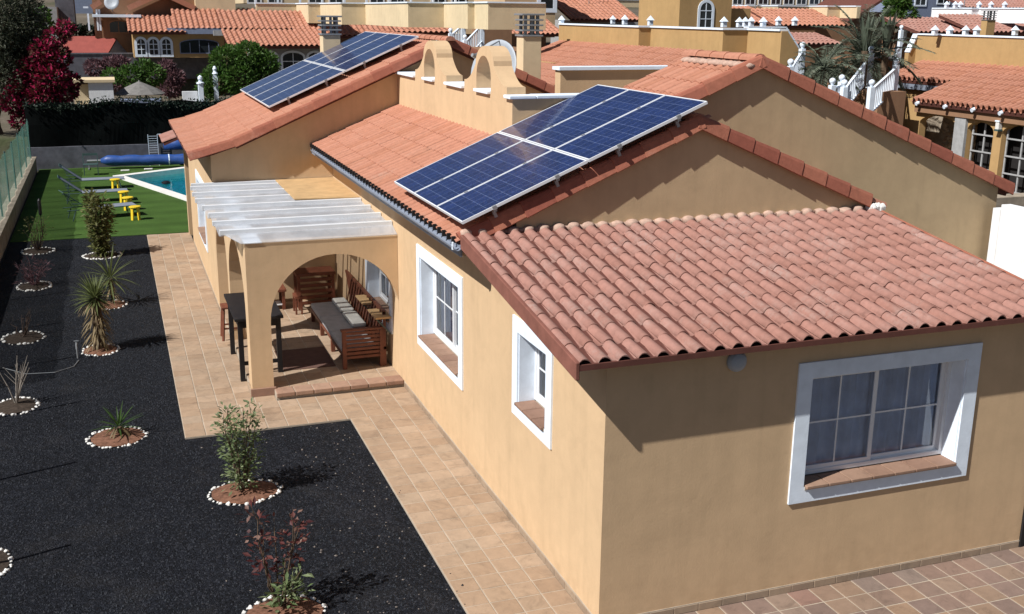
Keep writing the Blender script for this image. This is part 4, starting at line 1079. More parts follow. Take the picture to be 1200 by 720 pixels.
stool_y(-4.05, 27.5, 'round yellow side table between the nearest and the middle lounger'); stool_y(-4.28, 30.3, 'round yellow side table furthest from the camera, by the far lounger')
t = thing('pool_cover_roller', 'blue pool cover rolled on a long roller at the end of the lawn', 'pool cover', (-3, 36, 0))
q = MB(); pts = []
for k in range(30): pts.append((-4.75+.25*k, 35.95-.03*k, (.33+.012*sin(k*1.7))))
q.tube(pts, [.08]+[.20+.012*sin(k*2.3) for k in range(28)]+[.1], 14); q.build('cover_roll', BLUEC, t, smooth=True)
MB().tube([(-5.25, 35.98, .33), (-4.7, 35.95, .33)], .05, 8).build('axle', GREYM, t)
MB().bar((-5.2, 35.98, .33), (-5.2, 35.98, .015), .04, .04).bar((-5.2, 35.7, .04), (-5.2, 36.3, .04), .04, .04).build('end_stand', GREYM, t)
for k in (10, 13):
    q = MB(); c = pts[k]
    for a in range(12):
        b0, b1 = 2*pi*a/12, 2*pi*(a+1)/12; q.bar((c[0], c[1]+.217*cos(b0), c[2]+.217*sin(b0)), (c[0], c[1]+.217*cos(b1), c[2]+.217*sin(b1)), .04, .008, (0, cos(b0), sin(b0)))
    q.build('strap', WHITE, t)
t = thing('folding_chair', 'small dark green folding chair beside the rolled pool cover', 'chair', (-5.1, 34.4, 0))
MB().box(-5.35, -4.85, 34.2, 34.6, .40, .42).build('seat', GREENM, t); MB().bar((-5.35, 34.6, .42), (-5.35, 34.65, .8), .03, .03).bar((-4.85, 34.6, .42), (-4.85, 34.65, .8), .03, .03).bar((-5.35, 34.65, .75), (-4.85, 34.65, .75), .03, .08).build('backrest', GREENM, t)
for x in (-5.35, -4.87):
    for y in (34.2, 34.58): MB().box(x, x+.025, y, y+.025, .015, .40).build('leg', GREENM, t)
t = thing('metal_rack', 'white wire rack against the back wall behind the rolled cover', 'rack', (-2.9, 36.3, 0))
q = MB()
for k in range(8): q.bar((-2.95, 36.3, .55+.09*k), (-2.62, 36.3, .55+.09*k), .012, .012)
q.build('rung', WHITE, t, kind='stuff'); MB().bar((-2.95, 36.3, .01), (-2.95, 36.3, 1.25), .02, .02).bar((-2.6, 36.3, .01), (-2.6, 36.3, 1.25), .02, .02).build('post', WHITE, t, kind='stuff')
MB().bar((-2.6, 36.3, 1.25), (-1.4, 36.3, 1.28), .02, .02).build('top_bar', WHITE, t)
q = MB(); q.tube([(-2.4, 36.1, .86), (-1.2, 36.1, .86)], .22, 12); q.build('rolled_tarp', BLUEC, None, smooth=True, label='short dark blue rolled tarp behind the long pool cover', cat='tarp')
q = MB(); q.lathe([(.05, 0), (.16, .04), (.16, .09), (.08, .13)], (-2.55, 32.4, -.16), 12); q.build('pool_robot', DARKW, None, label='small dark float in the swimming pool', cat='pool float')
for k, (x, y) in enumerate(((-3.05, 35.2), (-3.9, 35.05))):
    q = MB(); q.box(x-.16, x+.16, y-.06, y+.06, .015, .07); q.build('folded_towel', STONE, None, bevel=.02, label=['white folded cloth on the grass below the cover roll, right one', 'white folded cloth on the grass below the cover roll, left one'][k], cat='cloth')

# ------------------------------------------------------------------ neighbours: helpers that survey from sight lines
class Bld:
    def __init__(s, name, label, cat='house', group=None):
        s.t = thing(name, label, cat, (0, 0, 0), group); s.placed = False
    def at(s, p):
        pass
    def facef(s, x0, x1, yt, yb, Y, mat, depth=3, name='wall', zb=None):
        """a volume whose front faces the street (-Y); pixels give its left/right/top/bottom on that front"""
        a = onp(x0, yt, 1, Y); b = onp(x1, yt, 1, Y); z0 = onp(x0, yb, 1, Y).z if zb is None else zb
        MB().box(a.x, b.x, Y, Y+depth, z0, a.z).build(name, mat, s.t); return a.x, b.x, z0, a.z
    def zig(s, start, items, yt, yb, mats, th=.25, cap=True, zlow=None):
        """staggered parapet: start=(px,Y); items=(px,kind) kind 'f' faces -Y, 's' faces -X"""
        px, Y = start; p = onp(px, yt, 1, Y); zt = p.z; zb = onp(px, yb, 1, Y).z if zlow is None else zlow; x, y = p.x, Y
        for k, (qx, kind) in enumerate(items):
            if kind == 'f': nx_ = onp(qx, yt, 1, y).x; ny_ = y; MB().box(x+.002, nx_-.002, y, y+th, zb, zt).build('parapet_wall', mats, s.t)
            else:
                ny_ = onp(qx, yt, 0, x).y; nx_ = x; MB().box(x, x+th, ny_+th+.002, y-.002, zb, zt).build('parapet_wall', mats, s.t)
            if cap:
                q = MB()
                if kind == 'f': q.box(x-.05, nx_-.052, y-.05, y+th+.05, zt, zt+.06)
                else: q.box(x-.05, x+th+.05, ny_+th+.052, y-.052, zt, zt+.06)
                q.build('coping', WHITE, s.t)
            x, y = nx_, ny_
        return zt
    def roof_f(s, e0, e1, Y, run, rise, mat=None, p=.28, L=.5, under=True):
        """slope facing -Y with eave through pixels e0 -> e1 at depth Y"""
        a = onp(e0[0], e0[1], 1, Y); b = onp(e1[0], e0[1], 1, Y); w = b.x-a.x; d = Vector((0, run, rise)); n = max(1, round(d.length/L))
        tiles_joined((a.x, Y, a.z), (1, 0, 0), d, max(1, round(w/p)), n, w/max(1, round(w/p)), d.length/n, None, 1.2).build('roof_tiles', mat or RT_M, s.t, kind='stuff')
        q = MB(); q.slab([(a.x+.03, Y+.04, a.z-.02+.04*rise/run), (b.x-.03, Y+.04, a.z-.02+.04*rise/run), (b.x-.03, Y+run, a.z+rise-.02), (a.x+.03, Y+run, a.z+rise-.02)], .14); q.build('roof_deck', FRB, s.t)
        return a, b
    def roof_s(s, e0, px1, x, run, rise, mat=None, p=.28, L=.5):
        """slope facing -X: eave at x from pixel e0 (far, left) to pixel column px1 (near, right)"""
        a = onp(e0[0], e0[1], 0, x); y1 = onp(px1, e0[1]+.0, 0, x).y
        k = CAM.y
        w = a.y-y1; n_ = max(1, round(abs(w)/p)); d = Vector((run, 0, rise)); n = max(1, round(d.length/L))
        tiles_joined((x, min(y1, a.y), a.z), (0, 1, 0), d, n_, n, abs(w)/n_, d.length/n, None, 2.4).build('roof_tiles', mat or RT_M, s.t, kind='stuff')
        y0_, y1_ = min(y1, a.y), max(y1, a.y)
        q = MB(); q.slab([(x+.04, y0_, a.z-.02), (x+run, y0_, a.z+rise-.02), (x+run, y1_, a.z+rise-.02), (x+.04, y1_, a.z-.02)], .14); q.build('roof_deck', FRB, s.t)
        return a, y0_, y1_
    def win_f(s, x0, x1, yt, yb, Y, nx_=2, nz_=2, arched=False, trim=WHITE, tw=.1):
        a = onp(x0, yt, 1, Y); b = onp(x1, yb, 1, Y); w = b.x-a.x; h = a.z-b.z
        q = MB(T(a.x, Y-.04, b.z)); r = w/2
        inner = rect(0, w, 0, h) if not arched else [(0, 0), (w, 0)] + [(w/2+r*cos(pi*i/10), h*.72+h*.28*sin(pi*i/10)) for i in range(11)]
        outer = rect(-tw, w+tw, -tw, h+tw) if not arched else [(-tw, -tw), (w+tw, -tw)] + [(w/2+(r+tw)*cos(pi*i/10), h*.72+(h*.28+tw)*sin(pi*i/10)) for i in range(11)]
        q.plate([outer, inner], .038); fr = q.build('window', trim, s.t)
        g = MB(T(a.x, Y-.012, b.z)); g.plate([inner], .008); g.build('pane', GLASSD, fr)
        m = MB()
        for i in range(1, nx_): m.box(a.x+w*i/nx_-.02, a.x+w*i/nx_+.02, Y-.03, Y-.013, b.z, b.z+h*(.97 if arched and i*2 == nx_ else (.78 if arched else 1)))
        for i in range(1, nz_): m.box(a.x, a.x+w, Y-.034, Y-.031, b.z+h*i/nz_-.02, b.z+h*i/nz_+.02)
        if nx_ > 1 or nz_ > 1: m.build('glazing_bar', trim, fr, kind='stuff')
        return fr
def pinnacle(px, py, Y, label, size=1.0):
    p = onp(px, py, 1, Y); t = thing('roof_pinnacle', label, 'pinnacle', tuple(p), 'white pinnacles on the terrace walls'); s_ = .16*size
    MB().box(p.x-s_*.8, p.x+s_*.8, p.y-s_*.8, p.y+s_*.8, p.z, p.z+.3*size).build('block', WHITE, t)
    q = MB(); z = p.z+.3*size; q.add([(p.x-s_*1.15, p.y-s_*1.15, z), (p.x+s_*1.15, p.y-s_*1.15, z), (p.x+s_*1.15, p.y+s_*1.15, z), (p.x-s_*1.15, p.y+s_*1.15, z), (p.x, p.y, z+.28*size)], [(3,2,1,0),(0,1,4),(1,2,4),(2,3,4),(3,0,4)]); q.build('cap', WHITE, t)
def balustrade(a, b, label, drop=.85, n=10, posts=True, ph=1.15):
    a = Vector(a); b = Vector(b); t = thing('balustrade', label, 'balustrade', tuple((a+b)/2), 'white stair balustrades')
    MB().bar(a, b, .09, .06).build('hand_rail', WHITE, t); MB().bar(a-Vector((0, 0, drop)), b-Vector((0, 0, drop)), .08, .06).build('bottom_rail', WHITE, t)
    q = MB()
    for k in range(1, n): c = a.lerp(b, k/n); q.box(c.x-.02, c.x+.02, c.y-.02, c.y+.02, c.z-drop, c.z)
    q.build('spindle', WHITE, t, kind='stuff')
    if posts:
        for c in (a, b):
            q = MB(); q.box(c.x-.10, c.x+.10, c.y-.10, c.y+.10, c.z-ph-.4, c.z+.12); q.build('post', WHITE, t, bevel=.01)
            q = MB(); q.lathe([(.05, 0), (.05, .03), (.10, .09), (.115, .15), (.10, .21), (.05, .25), (.01, .26)], (c.x, c.y, c.z+.12), 10); q.build('post_ball', WHITE, t, smooth=True)
    return t

# --- the nearest terrace houses on the right
h = Bld('terrace_house', 'ochre terrace house behind the main roof with stepped roof terrace wall')
zt = h.zig((655, 37), [(749, 's'), (763, 'f'), (848, 's'), (877, 'f'), (922, 's')], 29, 60, ORANGE, zlow=0)
a = onp(655, 29, 1, 37); xw0 = a.x
_e = onp(598, 76, 0, xw0-2.3); h.roof_s((598, 76), 752, xw0-2.3, 2.3, onp(655, 50, 1, 37).z-_e.z)
h.roof_s((570, 90), 700, xw0-4.4, 1.6, .55)
MB().box(xw0-2.5, xw0-.05, 32.5, 37, -.2, onp(655, 60, 1, 37).z-.3).build('wall', ORANGE, h.t)
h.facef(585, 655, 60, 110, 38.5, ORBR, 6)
h = Bld('tower_house', 'ochre tower with a white arched window above the terrace wall')
Yc = 42; c0 = onp(798, -25, 1, Yc); yb_ = onp(750, -25, 0, c0.x).y
MB().box(c0.x, onp(858, 0, 1, Yc).x, Yc, yb_, 3.5, c0.z).build('wall', ORANGE, h.t)
h.win_f(821, 833, 3, 32, Yc, 2, 3, True, tw=.14)
h.facef(856, 880, 10, 34, 43, ORANGE, 3)
for px_, py_, Y_, lb in ((658, 29, 37, 'white pinnacle at the left end of the long ochre terrace wall'), (718, 28, 40, 'white pinnacle left of the pair over the terrace wall'), (732, 29, 33, 'white pinnacle of the close pair over the terrace wall'), (762, 30, 32, 'white pinnacle beside the dark recess left of the tower'),
                          (848, 32, 28.5, 'white pinnacle below the arched tower window'), (866, 32, 30, 'first of the three white pinnacles right of the tower'), (873, 31.5, 31, 'second of the three white pinnacles right of the tower'), (880, 31, 32, 'third of the three white pinnacles right of the tower'), (894, 32, 29, 'single white pinnacle between the two pinnacle groups right of the tower'),
                          (912, 30, 33, 'white pinnacle above the sloping stair wall, left'), (931, 30, 33, 'white pinnacle above the sloping stair wall, right')):
    pinnacle(px_, py_, Y_, lb, .68)
h = Bld('stair_house', 'ochre stair wall with white sloping coping beyond the near gable')
for x0, x1, Y_ in ((903, 913, 27.5), (921, 936, 28.5)):
    a = onp(x0, 33, 1, Y_); b = onp(x1, 57, 1, Y_); c = onp(x0-26, 33, 1, Y_)
    q = MB(T(0, Y_, 0)); q.plate([[(c.x, a.z), (a.x, a.z), (b.x, b.z), (b.x, b.z-3), (c.x, b.z-3)]], .3); q.build('wall', ORANGE, h.t)
    MB().bar((a.x, Y_+.15, a.z+.02), (b.x, Y_+.15, b.z+.02), .36, .06).build('coping', WHITE, h.t)
    MB().bar((c.x, Y_+.15, c.z+.02), (a.x, Y_+.15, a.z+.02), .36, .06).build('coping', WHITE, h.t)
def bal_px(p0, p1, Y0, Y1_, label, **k):
    balustrade(onp(p0[0], p0[1], 1, Y0), onp(p1[0], p1[1], 1, Y1_), label, **k)
bal_px((913, 62), (914, 60), 27.2, 27.4, 'short white post with ball on the stair wall, left of the sloping rail', n=2, drop=.4)
bal_px((940, 61), (926, 82), 28, 24.5, 'white sloping stair rail left of the palm', n=9)
bal_px((1020, 66), (989, 106), 27, 24.5, 'white sloping stair balustrade in front of the palm', n=14)
bal_px((1051, 66), (1021, 66), 27.5, 27.4, 'white level railing between two ball posts right of the palm', n=2, drop=.06)
bal_px((1050, 80), (1021, 106), 26, 24, 'white lower stair balustrade beside the right hand house', n=13)
bal_px((986, 100), (975, 104), 25, 24.6, 'pair of white ball posts at the foot of the stairs', n=3, drop=.3)
h = Bld('stair_block', 'brown shaded stair block between the palm and the right hand house')
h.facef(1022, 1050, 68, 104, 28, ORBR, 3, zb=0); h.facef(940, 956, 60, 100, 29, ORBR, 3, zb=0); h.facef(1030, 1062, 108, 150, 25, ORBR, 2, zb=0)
# right hand house
h = Bld('porch_house', 'ochre house on the right with tiled porch, rafter ends and arched openings')
YR = 24.5
zt = h.zig((1075, 31), [(1290, 's')], 41, 78, ORANGE)
xw1 = onp(1075, 41, 1, 31).x
a = onp(1075, 41, 1, 31); b = onp(1056, 62, 1, 31.5); q = MB(T(0, 31, 0)); q.plate([[(a.x, a.z), (a.x, a.z-2.2), (b.x, a.z-2.2), (b.x, b.z)]], .25); q.build('wall', ORANGE, h.t); MB().bar((a.x, 31.1, a.z+.03), (b.x, 31.1, b.z+.03), .3, .06).build('coping', WHITE, h.t)
_e = onp(1035, 91, 0, xw1-1.9); aa, y0_, y1_ = h.roof_s((1035, 91), 1330, xw1-1.9, 2.0, onp(1075, 72, 1, 31).z-_e.z, p=.30)
MB().box(xw1-1.8, xw1-1.7, y0_, y1_, aa.z-.38, aa.z-.04).build('fascia', GUT, h.t)
MB().box(xw1-1.6, xw1+9, y0_+.1, y1_-.3, -.2, aa.z-.3).build('wall', ORANGE, h.t)
XE2 = xw1-4.6; XF2 = XE2+.35
a, ya, yb2 = h.roof_s((1068, 118), 1330, XE2, 2.6, .95, mat=RT_M, p=.26)
yy = lambda px_: onp(px_, 150, 0, XF2).y
zb = 0.0; zsp = onp(1150, 152, 0, XF2).z
def arc_hole(x0, x1, zs, rise): return [(x0, zb)] + [((x0+x1)/2-(x1-x0)/2*cos(pi*i/12), zs+rise*sin(pi*i/12)) for i in range(13)] + [(x1, zb)]
def L_(px_): return -yy(px_)
q = MB(T(XF2, 0, 0) @ RX); q.plate([[(L_(1049), -.1), (L_(1300), -.1), (L_(1300), a.z+.05), (L_(1049), a.z+.05)], arc_hole(L_(1077), L_(1122), zsp-.05, .32), arc_hole(L_(1134), L_(1165), zsp-.05, .30), arc_hole(L_(1175), L_(1216), zsp-.05, .35)], .3); q.build('wall', ORANGE, h.t)
MB().box(XF2+.3, XF2+2.4, yy(1049)+.0, yy(1049)+.25, -.1, a.z).build('wall', ORANGE, h.t)
MB().box(XF2+1.5, XF2+1.7, yy(1122), yy(1049), 0, a.z).build('wall', WALLB, h.t)
st_ = MB()
for k in range(260):
    y = R.uniform(yy(1124), yy(1070)); z = R.uniform(.3, zsp+.4); s_ = R.uniform(.06, .12); st_.lathe([(s_, 0), (s_*.8, .03), (s_*.3, .045)], (0, 0, 0), 6)
    for j in range(1, 19):
        v = Vector(st_.v[-j]); st_.v[-j] = (XF2+1.5-v.z, y+v.x, z+v.y*.8)
st_.build('cladding_stones', tile_mat('stone_cladding', (.50, .40, .26), (.30, .2, .13), (.62, .52, .38)), h.t, kind='stuff')
MB().box(XF2-.12, XF2-.004, yy(1134), yy(1121), 0, a.z-.2).build('pilaster', PALEG, h.t)
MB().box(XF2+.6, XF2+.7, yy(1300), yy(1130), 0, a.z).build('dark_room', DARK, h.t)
for x0, x1 in ((1136, 1164), (1177, 1214)):
    q = MB()
    for k in (0, 1, 2): y = yy(x0)+(yy(x1)-yy(x0))*k/2; q.box(XF2+.18, XF2+.22, y-.03, y+.03, zb, zsp+.28)
    for k in range(5): q.box(XF2+.14, XF2+.178, yy(x1), yy(x0), zb+.1+.6*k, zb+.15+.6*k)
    q.build('door_frame', PALEG, h.t, kind='stuff')
for k in range(8):
    p = onp(1074+33*k, 128, 0, XE2); q = MB(); q.tube([(XE2-.05, p.y, a.z-.10), (XF2-.01, p.y, a.z+.02)], .075, 8); q.build('rafter_end', WHITE, h.t)
MB().box(XF2-.16, XF2-.006, yb2, ya, a.z-.42, a.z-.12).build('porch_beam', ORBR, h.t)
p = onp(1171, 145, 0, XF2-.1); t = thing('lantern', 'white caged wall lantern between the dark arches of the right hand house', 'lamp', tuple(p))
MB().box(p.x-.09, p.x+.07, p.y-.08, p.y+.08, p.z-.2, p.z+.06).build('lamp_glass', STONE, t, bevel=.01); MB().box(p.x-.11, p.x+.09, p.y-.1, p.y+.1, p.z+.062, p.z+.11).build('cap', WHITE, t); MB().box(p.x-.11, p.x+.09, p.y-.1, p.y+.1, p.z-.26, p.z-.202).build('base', GREENM, t)
for k, px_ in enumerate((1095, 1112.5, 1131, 1144, 1189)):
    pinnacle(px_, 41.5, 29.5, ['leftmost white pinnacle on the right hand terrace wall', 'second white pinnacle from the left on the right hand terrace wall', 'third white pinnacle from the left on the right hand terrace wall', 'fourth white pinnacle, close to the third, on the right hand terrace wall', 'rightmost white pinnacle, beyond the small chimney'][k], .72)
p = onp(1155, 40, 1, 36); q_ = onp(1168, 14, 1, 36); chimney(p.x, 36, q_.x-p.x, .4, p.z-1, q_.z, 'small ochre chimney with louvred cap behind the right hand terrace wall', ORANGE)
# car/railing glimpse and white neighbour walls at the right edge
h = Bld('white_wall', 'bright white garden wall with a stepped top at the right edge', 'wall')
MB().box(8.66, 8.84, 1.0, 4.26, 0, 3.20).build('wall', WHITEW, h.t, bevel=.01); MB().box(8.665, 8.835, 4.265, 4.42, 0, 3.12).build('wall', WHITEW, h.t); 
t = h.t
h = Bld('beige_wall', 'beige wall top just above the white wall at the right edge', 'wall')
MB().box(9.9, 16, 6.0, 6.3, 0, 2.95).build('wall', WALLB, h.t, bevel=.01)
t = thing('metal_shutter', 'grey slatted gate in front of the dark arches at the right edge', 'gate', (19, 22.5, 0))
q = MB(); p0 = onp(1175, 188, 1, 22.5); p1 = onp(1230, 215, 1, 22.5)
for k in range(9): q.box(p0.x, p1.x, 22.5, 22.54, p1.z+.09*k, p1.z+.05+.09*k)
q.build('slat', GREYM, t, kind='stuff'); MB().box(p0.x-.04, p0.x, 22.5, 22.55, 0, p0.z+.05).build('post', GREYM, t)
# --- palm and trees on the right
def frond(c, az, el_, L, n, parent, droop=1.3):
    mb = MB(); d = Vector((cos(az)*cos(el_), sin(az)*cos(el_), sin(el_))); p = Vector(c); sg = 9; pts = [p.copy()]
    for k in range(sg): p = p+d*(L/sg); d = (d+Vector((0, 0, -droop/sg))).normalized(); pts.append(p.copy())
    mb.tube(pts, [.03*(1-.09*k) for k in range(sg+1)], 4)
    for k in range(n):
        u_ = .12+.88*k/n; f = u_*sg; i = min(sg-1, int(f)); p = pts[i].lerp(pts[i+1], f-i); dd = (pts[i+1]-pts[i]).normalized(); sd = dd.cross(Vector((0, 0, 1))).normalized()
        for s_ in (-1, 1): leafquad(mb, p, (sd*s_+dd*.7+Vector((0, 0, -.25*R.random()))).normalized(), Vector((0, 0, 1)), L*.2*(1.1-abs(u_-.45))*R.uniform(.8, 1.1), .05)
    mb.build('frond', L_PALM, parent, recalc=False)
p = onp(1013, 70, 1, 27.6); t = thing('palm_tree', 'grey green palm tree between the stairs and the right hand house', 'palm tree', (p.x, 27.6, 0))
MB().tube([(p.x, 27.6, 0), (p.x+.1, 27.6, p.z*.5), (p.x, 27.6, p.z)], [.22, .18, .2], 9).build('trunk', BARK, t)
for k in range(40):
    frond((p.x, 27.6, p.z), k*2.4, 1.35-1.75*(k/40), R.uniform(2.0, 2.7), 36, t, R.uniform(1.0, 1.8))
for k, (px_, py_, hh) in enumerate(((1014, 60, 2.6), (1038, 58, 2.4), (966, 82, 1.3))):
    p = onp(px_, py_, 1, 26.6); t = thing('cactus_plant' if k < 2 else 'low_palm', ['tall pale cactus leaves rising left in the palm', 'tall pale cactus leaves rising right in the palm', 'dark low palm left of the stair balustrade'][k], 'plant', (p.x, 26.6, 0))
    if k < 2:
        MB().tube([(p.x, 26.6, 0), (p.x, 26.6, p.z)], .14, 8).build('trunk', BARK, t)
        for j in range(9): a = j*2.4; blade((p.x, 26.6, p.z-.1), (cos(a)*.22, sin(a)*.22, 1), hh*R.uniform(.5, .7), .28, .25, L_PALM, t)
    else:
        MB().tube([(p.x, 26.6, 0), (p.x, 26.6, p.z)], .14, 8).build('trunk', BARK, t)
        for j in range(26): frond((p.x, 26.6, p.z), j*2.4, 1.2-1.7*(j/26), 1.7, 22, t, 1.4)
def trees_px(name, label, cl, Y, n, L, w, leaf, cat='tree', tr=.2, zb=None, trunk=True):
    """cl: (px,py,radius px) clumps at depth Y"""
    D = (Y-CAM.y)/cos(YAW); sc = D/F; out = []
    for x, y, r in cl: p = onp(x, y, 1, Y); out.append(((p.x, Y+R.uniform(-.4, .4)*r*sc, p.z), (r*sc, r*sc*1.0, r*sc*.85)))
    b = out[len(out)//2][0]; return blob_tree(name, label, cat, (b[0], Y, hgt(b[0], Y) if zb is None else zb), out, n, L, w, leaf, trunk, tr)
trees_px('green_tree', 'dense dark green tree behind the palm', [(1052, 8, 13), (1062, 18, 12), (1045, 22, 12), (1058, 2, 12)], 44, 1800, .3, .14, L_GREEN)
trees_px('low_bushes', 'dark bushes around the foot of the stairs beyond the gable', [(968, 98, 14), (985, 92, 12), (950, 86, 10), (1003, 120, 10)], 29, 1500, .22, .05, L_PALM, 'bush', zb=0)

# --- houses further back
def backhouse(label, top, zigs, roofs, Y, mats=CREAM):
    pass
h = Bld('row_house', 'long cream terraced house with shaded recesses above tiled roofs, centre back')
zt = h.zig((300, 60), [(347, 'f'), (361, 's'), (375, 'f'), (400, 's'), (428, 'f'), (478, 's'), (520, 'f'), (548, 's'), (556, 'f'), (572, 's'), (640, 'f')], 4.5, 26, CREAM)
h.roof_f((262, 34), (352, 34), 56, 3.8, 1.0, p=.3); h.roof_f((345, 38), (404, 38), 55, 3.6, 1.15, p=.3); h.roof_f((395, 42), (470, 42), 53, 3.5, 1.2, p=.3); h.roof_f((465, 38), (540, 38), 52, 3.5, 1.0, p=.3)
h.roof_f((573, 40), (662, 40), 52, 3.5, 1.0, p=.3)
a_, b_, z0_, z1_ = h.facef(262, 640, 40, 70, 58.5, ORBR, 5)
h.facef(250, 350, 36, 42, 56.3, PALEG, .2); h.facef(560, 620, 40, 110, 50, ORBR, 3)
h = Bld('arcade_house', 'grey house with dark arched windows under a long tiled roof, left of the near chimney')
h.roof_f((268, 54), (400, 54), 50, 3.5, .75, p=.28)
h.facef(300, 400, 55, 95, 51, PALEG, 4)
for x0, x1 in ((308, 325), (331, 356), (361, 378)): h.win_f(x0, x1, 62, 82, 51, 2, 2, True, tw=.12)
p0 = onp(400, 52, 1, 49)
# upper floors at the very top of the picture
h = Bld('balcony_house', 'pale houses with white balcony rails along the top edge, centre')
h.facef(282, 660, -60, 4, 66, CREAM, 8)
for k, x in enumerate(range(290, 640, 24)):
    if k % 3 != 2: h.win_f(x, x+15, -20, 3, 66, 2, 1, False, ALU)
for k in range(14):
    x = 300+26*k; p = onp(x, 4, 1, 61.5); MB().box(p.x-.06, p.x+.06, 61.5, 61.62, p.z-.2, p.z+.9).build('rail_post', WHITE, h.t)
h = Bld('mid_house', 'cream and ochre houses above the terrace wall, left of the tower')
h.facef(592, 652, -60, 44, 55, OCH2, 6); h.win_f(634, 648, -18, 10, 55, 1, 2, tw=.25)
h.facef(672, 752, -30, 8, 62, CREAM, 5); h.facef(607, 800, -70, -8, 70, ORANGE, 6)
h.roof_f((670, 23), (752, 23), 57, 4, 1.3, p=.3); h.facef(672, 760, 24, 60, 60, PALEG, 4); h.zig((678, 63), [(702, 'f'), (716, 's'), (752, 'f')], 0, 8, CREAM)
h = Bld('orange_back_house', 'orange back house with cream parapet strips right of the tower')
h.zig((858, 52), [(877, 's'), (893, 'f'), (912, 's'), (948, 'f'), (970, 's'), (985, 'f'), (1008, 's')], 7.5, 20, CREAM)
h.roof_f((857, 27), (912, 27), 46, 3, .9, p=.3); h.roof_f((908, 30), (1000, 30), 45, 3, .9, p=.3)
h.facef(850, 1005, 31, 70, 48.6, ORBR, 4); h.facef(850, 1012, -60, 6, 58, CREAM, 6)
for x in range(860, 1000, 15): h.win_f(x, x+9, -12, 5, 58, 2, 1, False, ALU, tw=.06)
h.roof_f((935, 52), (990, 52), 40, 2.5, .5, mat=RT_F, p=.3)
h = Bld('red_gable_house', 'house with a plain red gable roof above the palm')
a = onp(1005, -8, 1, 50); q = MB(); b = onp(1040, 10, 1, 50); c = onp(985, 14, 1, 50)
q.slab([(c.x, 50, c.z-.9), (c.x+3.6, 50, c.z+1.1), (c.x+3.6, 56, c.z+1.1), (c.x, 56, c.z-.9)], .15); q.build('roof', FRB, h.t); h.facef(1000, 1045, 14, 60, 51, ORBR, 5)
h = Bld('white_house', 'white houses with red tiled roofs at the top right corner')
h.zig((1092, 46), [(1139, 's'), (1147, 'f'), (1290, 's')], 10.5, 26, WHITEW)
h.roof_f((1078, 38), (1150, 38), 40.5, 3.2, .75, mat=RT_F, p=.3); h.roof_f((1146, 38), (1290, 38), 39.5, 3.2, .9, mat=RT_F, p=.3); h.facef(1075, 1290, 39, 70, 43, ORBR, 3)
h.facef(1068, 1096, -20, 26, 52, BLUEP, 4); h.win_f(1074, 1084, -8, 6, 52, 2, 2); h.facef(1096, 1300, -60, 9, 62, BLUEP, 5); h.win_f(1100, 1112, -8, 4, 62, 2, 2)
h.roof_f((1135, 9), (1290, 9), 55, 4, 1.2, mat=RT_F, p=.3)
for k, (px_, lb) in enumerate(((1109, 'small distant white pinnacle, leftmost on the white parapet'), (1119, 'small distant white pinnacle, second on the white parapet'), (1125, 'small distant white pinnacle, third on the white parapet'), (1147, 'small distant white pinnacle by the parapet recess'), (1161, 'small distant white pinnacle above the small ochre chimney'), (1177, 'small distant white pinnacle near the right corner'))):
    pinnacle(px_, 10, 43, lb, .7)
bal_px((1065, 26), (1056, 38), 44, 42, 'small white stair rail above the palm at the right', n=6)
bal_px((565, 29), (545, 50), 47, 44.5, 'white sloping stair rail in the centre back, right one', n=10); bal_px((543, 29), (528, 42), 48, 46, 'white sloping stair rail in the centre back, left one', n=8)
q = Bld('stair_wall_house', 'cream stepped stair wall with a rail in the centre back'); q.facef(536, 566, 6, 40, 50, CREAM, 1); q.facef(560, 600, 25, 70, 49, ORBR, 3)
# --- left back house
h = Bld('arched_porch_house', 'brown house on the left with a porch of three white arched windows')
YL = 58
h.facef(105, 232, -30, 66, 62, ORBR, 8)
a, b = h.roof_f((150, 37.5), (218, 37.5), YL, 3.5, .9, p=.3); h.facef(155, 262, 38, 68, YL+.4, ORANGE, 3)
for x0 in (160, 174.5, 189.5): h.win_f(x0, x0+11, 46, 64, YL+.4, 2, 3, True, tw=.14)
h.win_f(211, 256, 47, 62, YL+.4, 4, 1, True, BLUEP, tw=.05)
a, b = h.roof_f((205, 34), (268, 34), YL+.2, 3.2, 1.1, p=.3); a, b = h.roof_f((262, 29), (320, 29), YL+1, 3, .9, p=.3)
h.facef(196, 266, 33, 40, YL+.2, BLUEP, .2); h.facef(228, 275, -10, 15, YL+3.4, CREAM, 3); h.facef(264, 300, 30, 70, YL+2, ORBR, 3)
h.win_f(174, 201, 23, 29, 62-.01, 2, 1, tw=.25); h.win_f(128, 150, 25, 38, 62-.01, 2, 1, True, ORBR, tw=.1)
p0 = onp(104, 18, 1, 61); MB().box(onp(108, 18, 1, 61).x, onp(165, 18, 1, 61).x, 60.6, 61.9, p0.z-.1, p0.z+.05).build('ledge', WHITE, h.t)
for (x0, y0), (x1, y1) in (((150, 10), (190, -8)), ((190, -8), (228, 10))):
    a = onp(x0, y0, 1, 61.5); b = onp(x1, y1, 1, 61.5); MB().bar(a, b, .8, .3).build('verge', RT_M, h.t)
a = onp(107, 9, 1, 61.5); b = onp(118, 2, 1, 61.5); MB().bar(a, b, .8, .3).build('verge', RT_M, h.t)
t = thing('satellite_dish', 'round pale satellite dish on the left back house', 'satellite dish', tuple(onp(130, 4, 1, 61)))
p = onp(131, 3, 1, 61); Md = T(*p) @ Vector((-.3, -1, .3)).normalized().to_track_quat('Z', 'Y').to_matrix().to_4x4(); q = MB(Md); q.lathe([(.001, 0), (.25, .03), (.42, .08), (.43, .06), (.25, .01), (.001, -.02)], n=20); q.build('reflector', DISH, t, smooth=True); MB().tube([p, (p.x, 62, p.z-.5)], .03, 6).build('arm', GREYM, t)
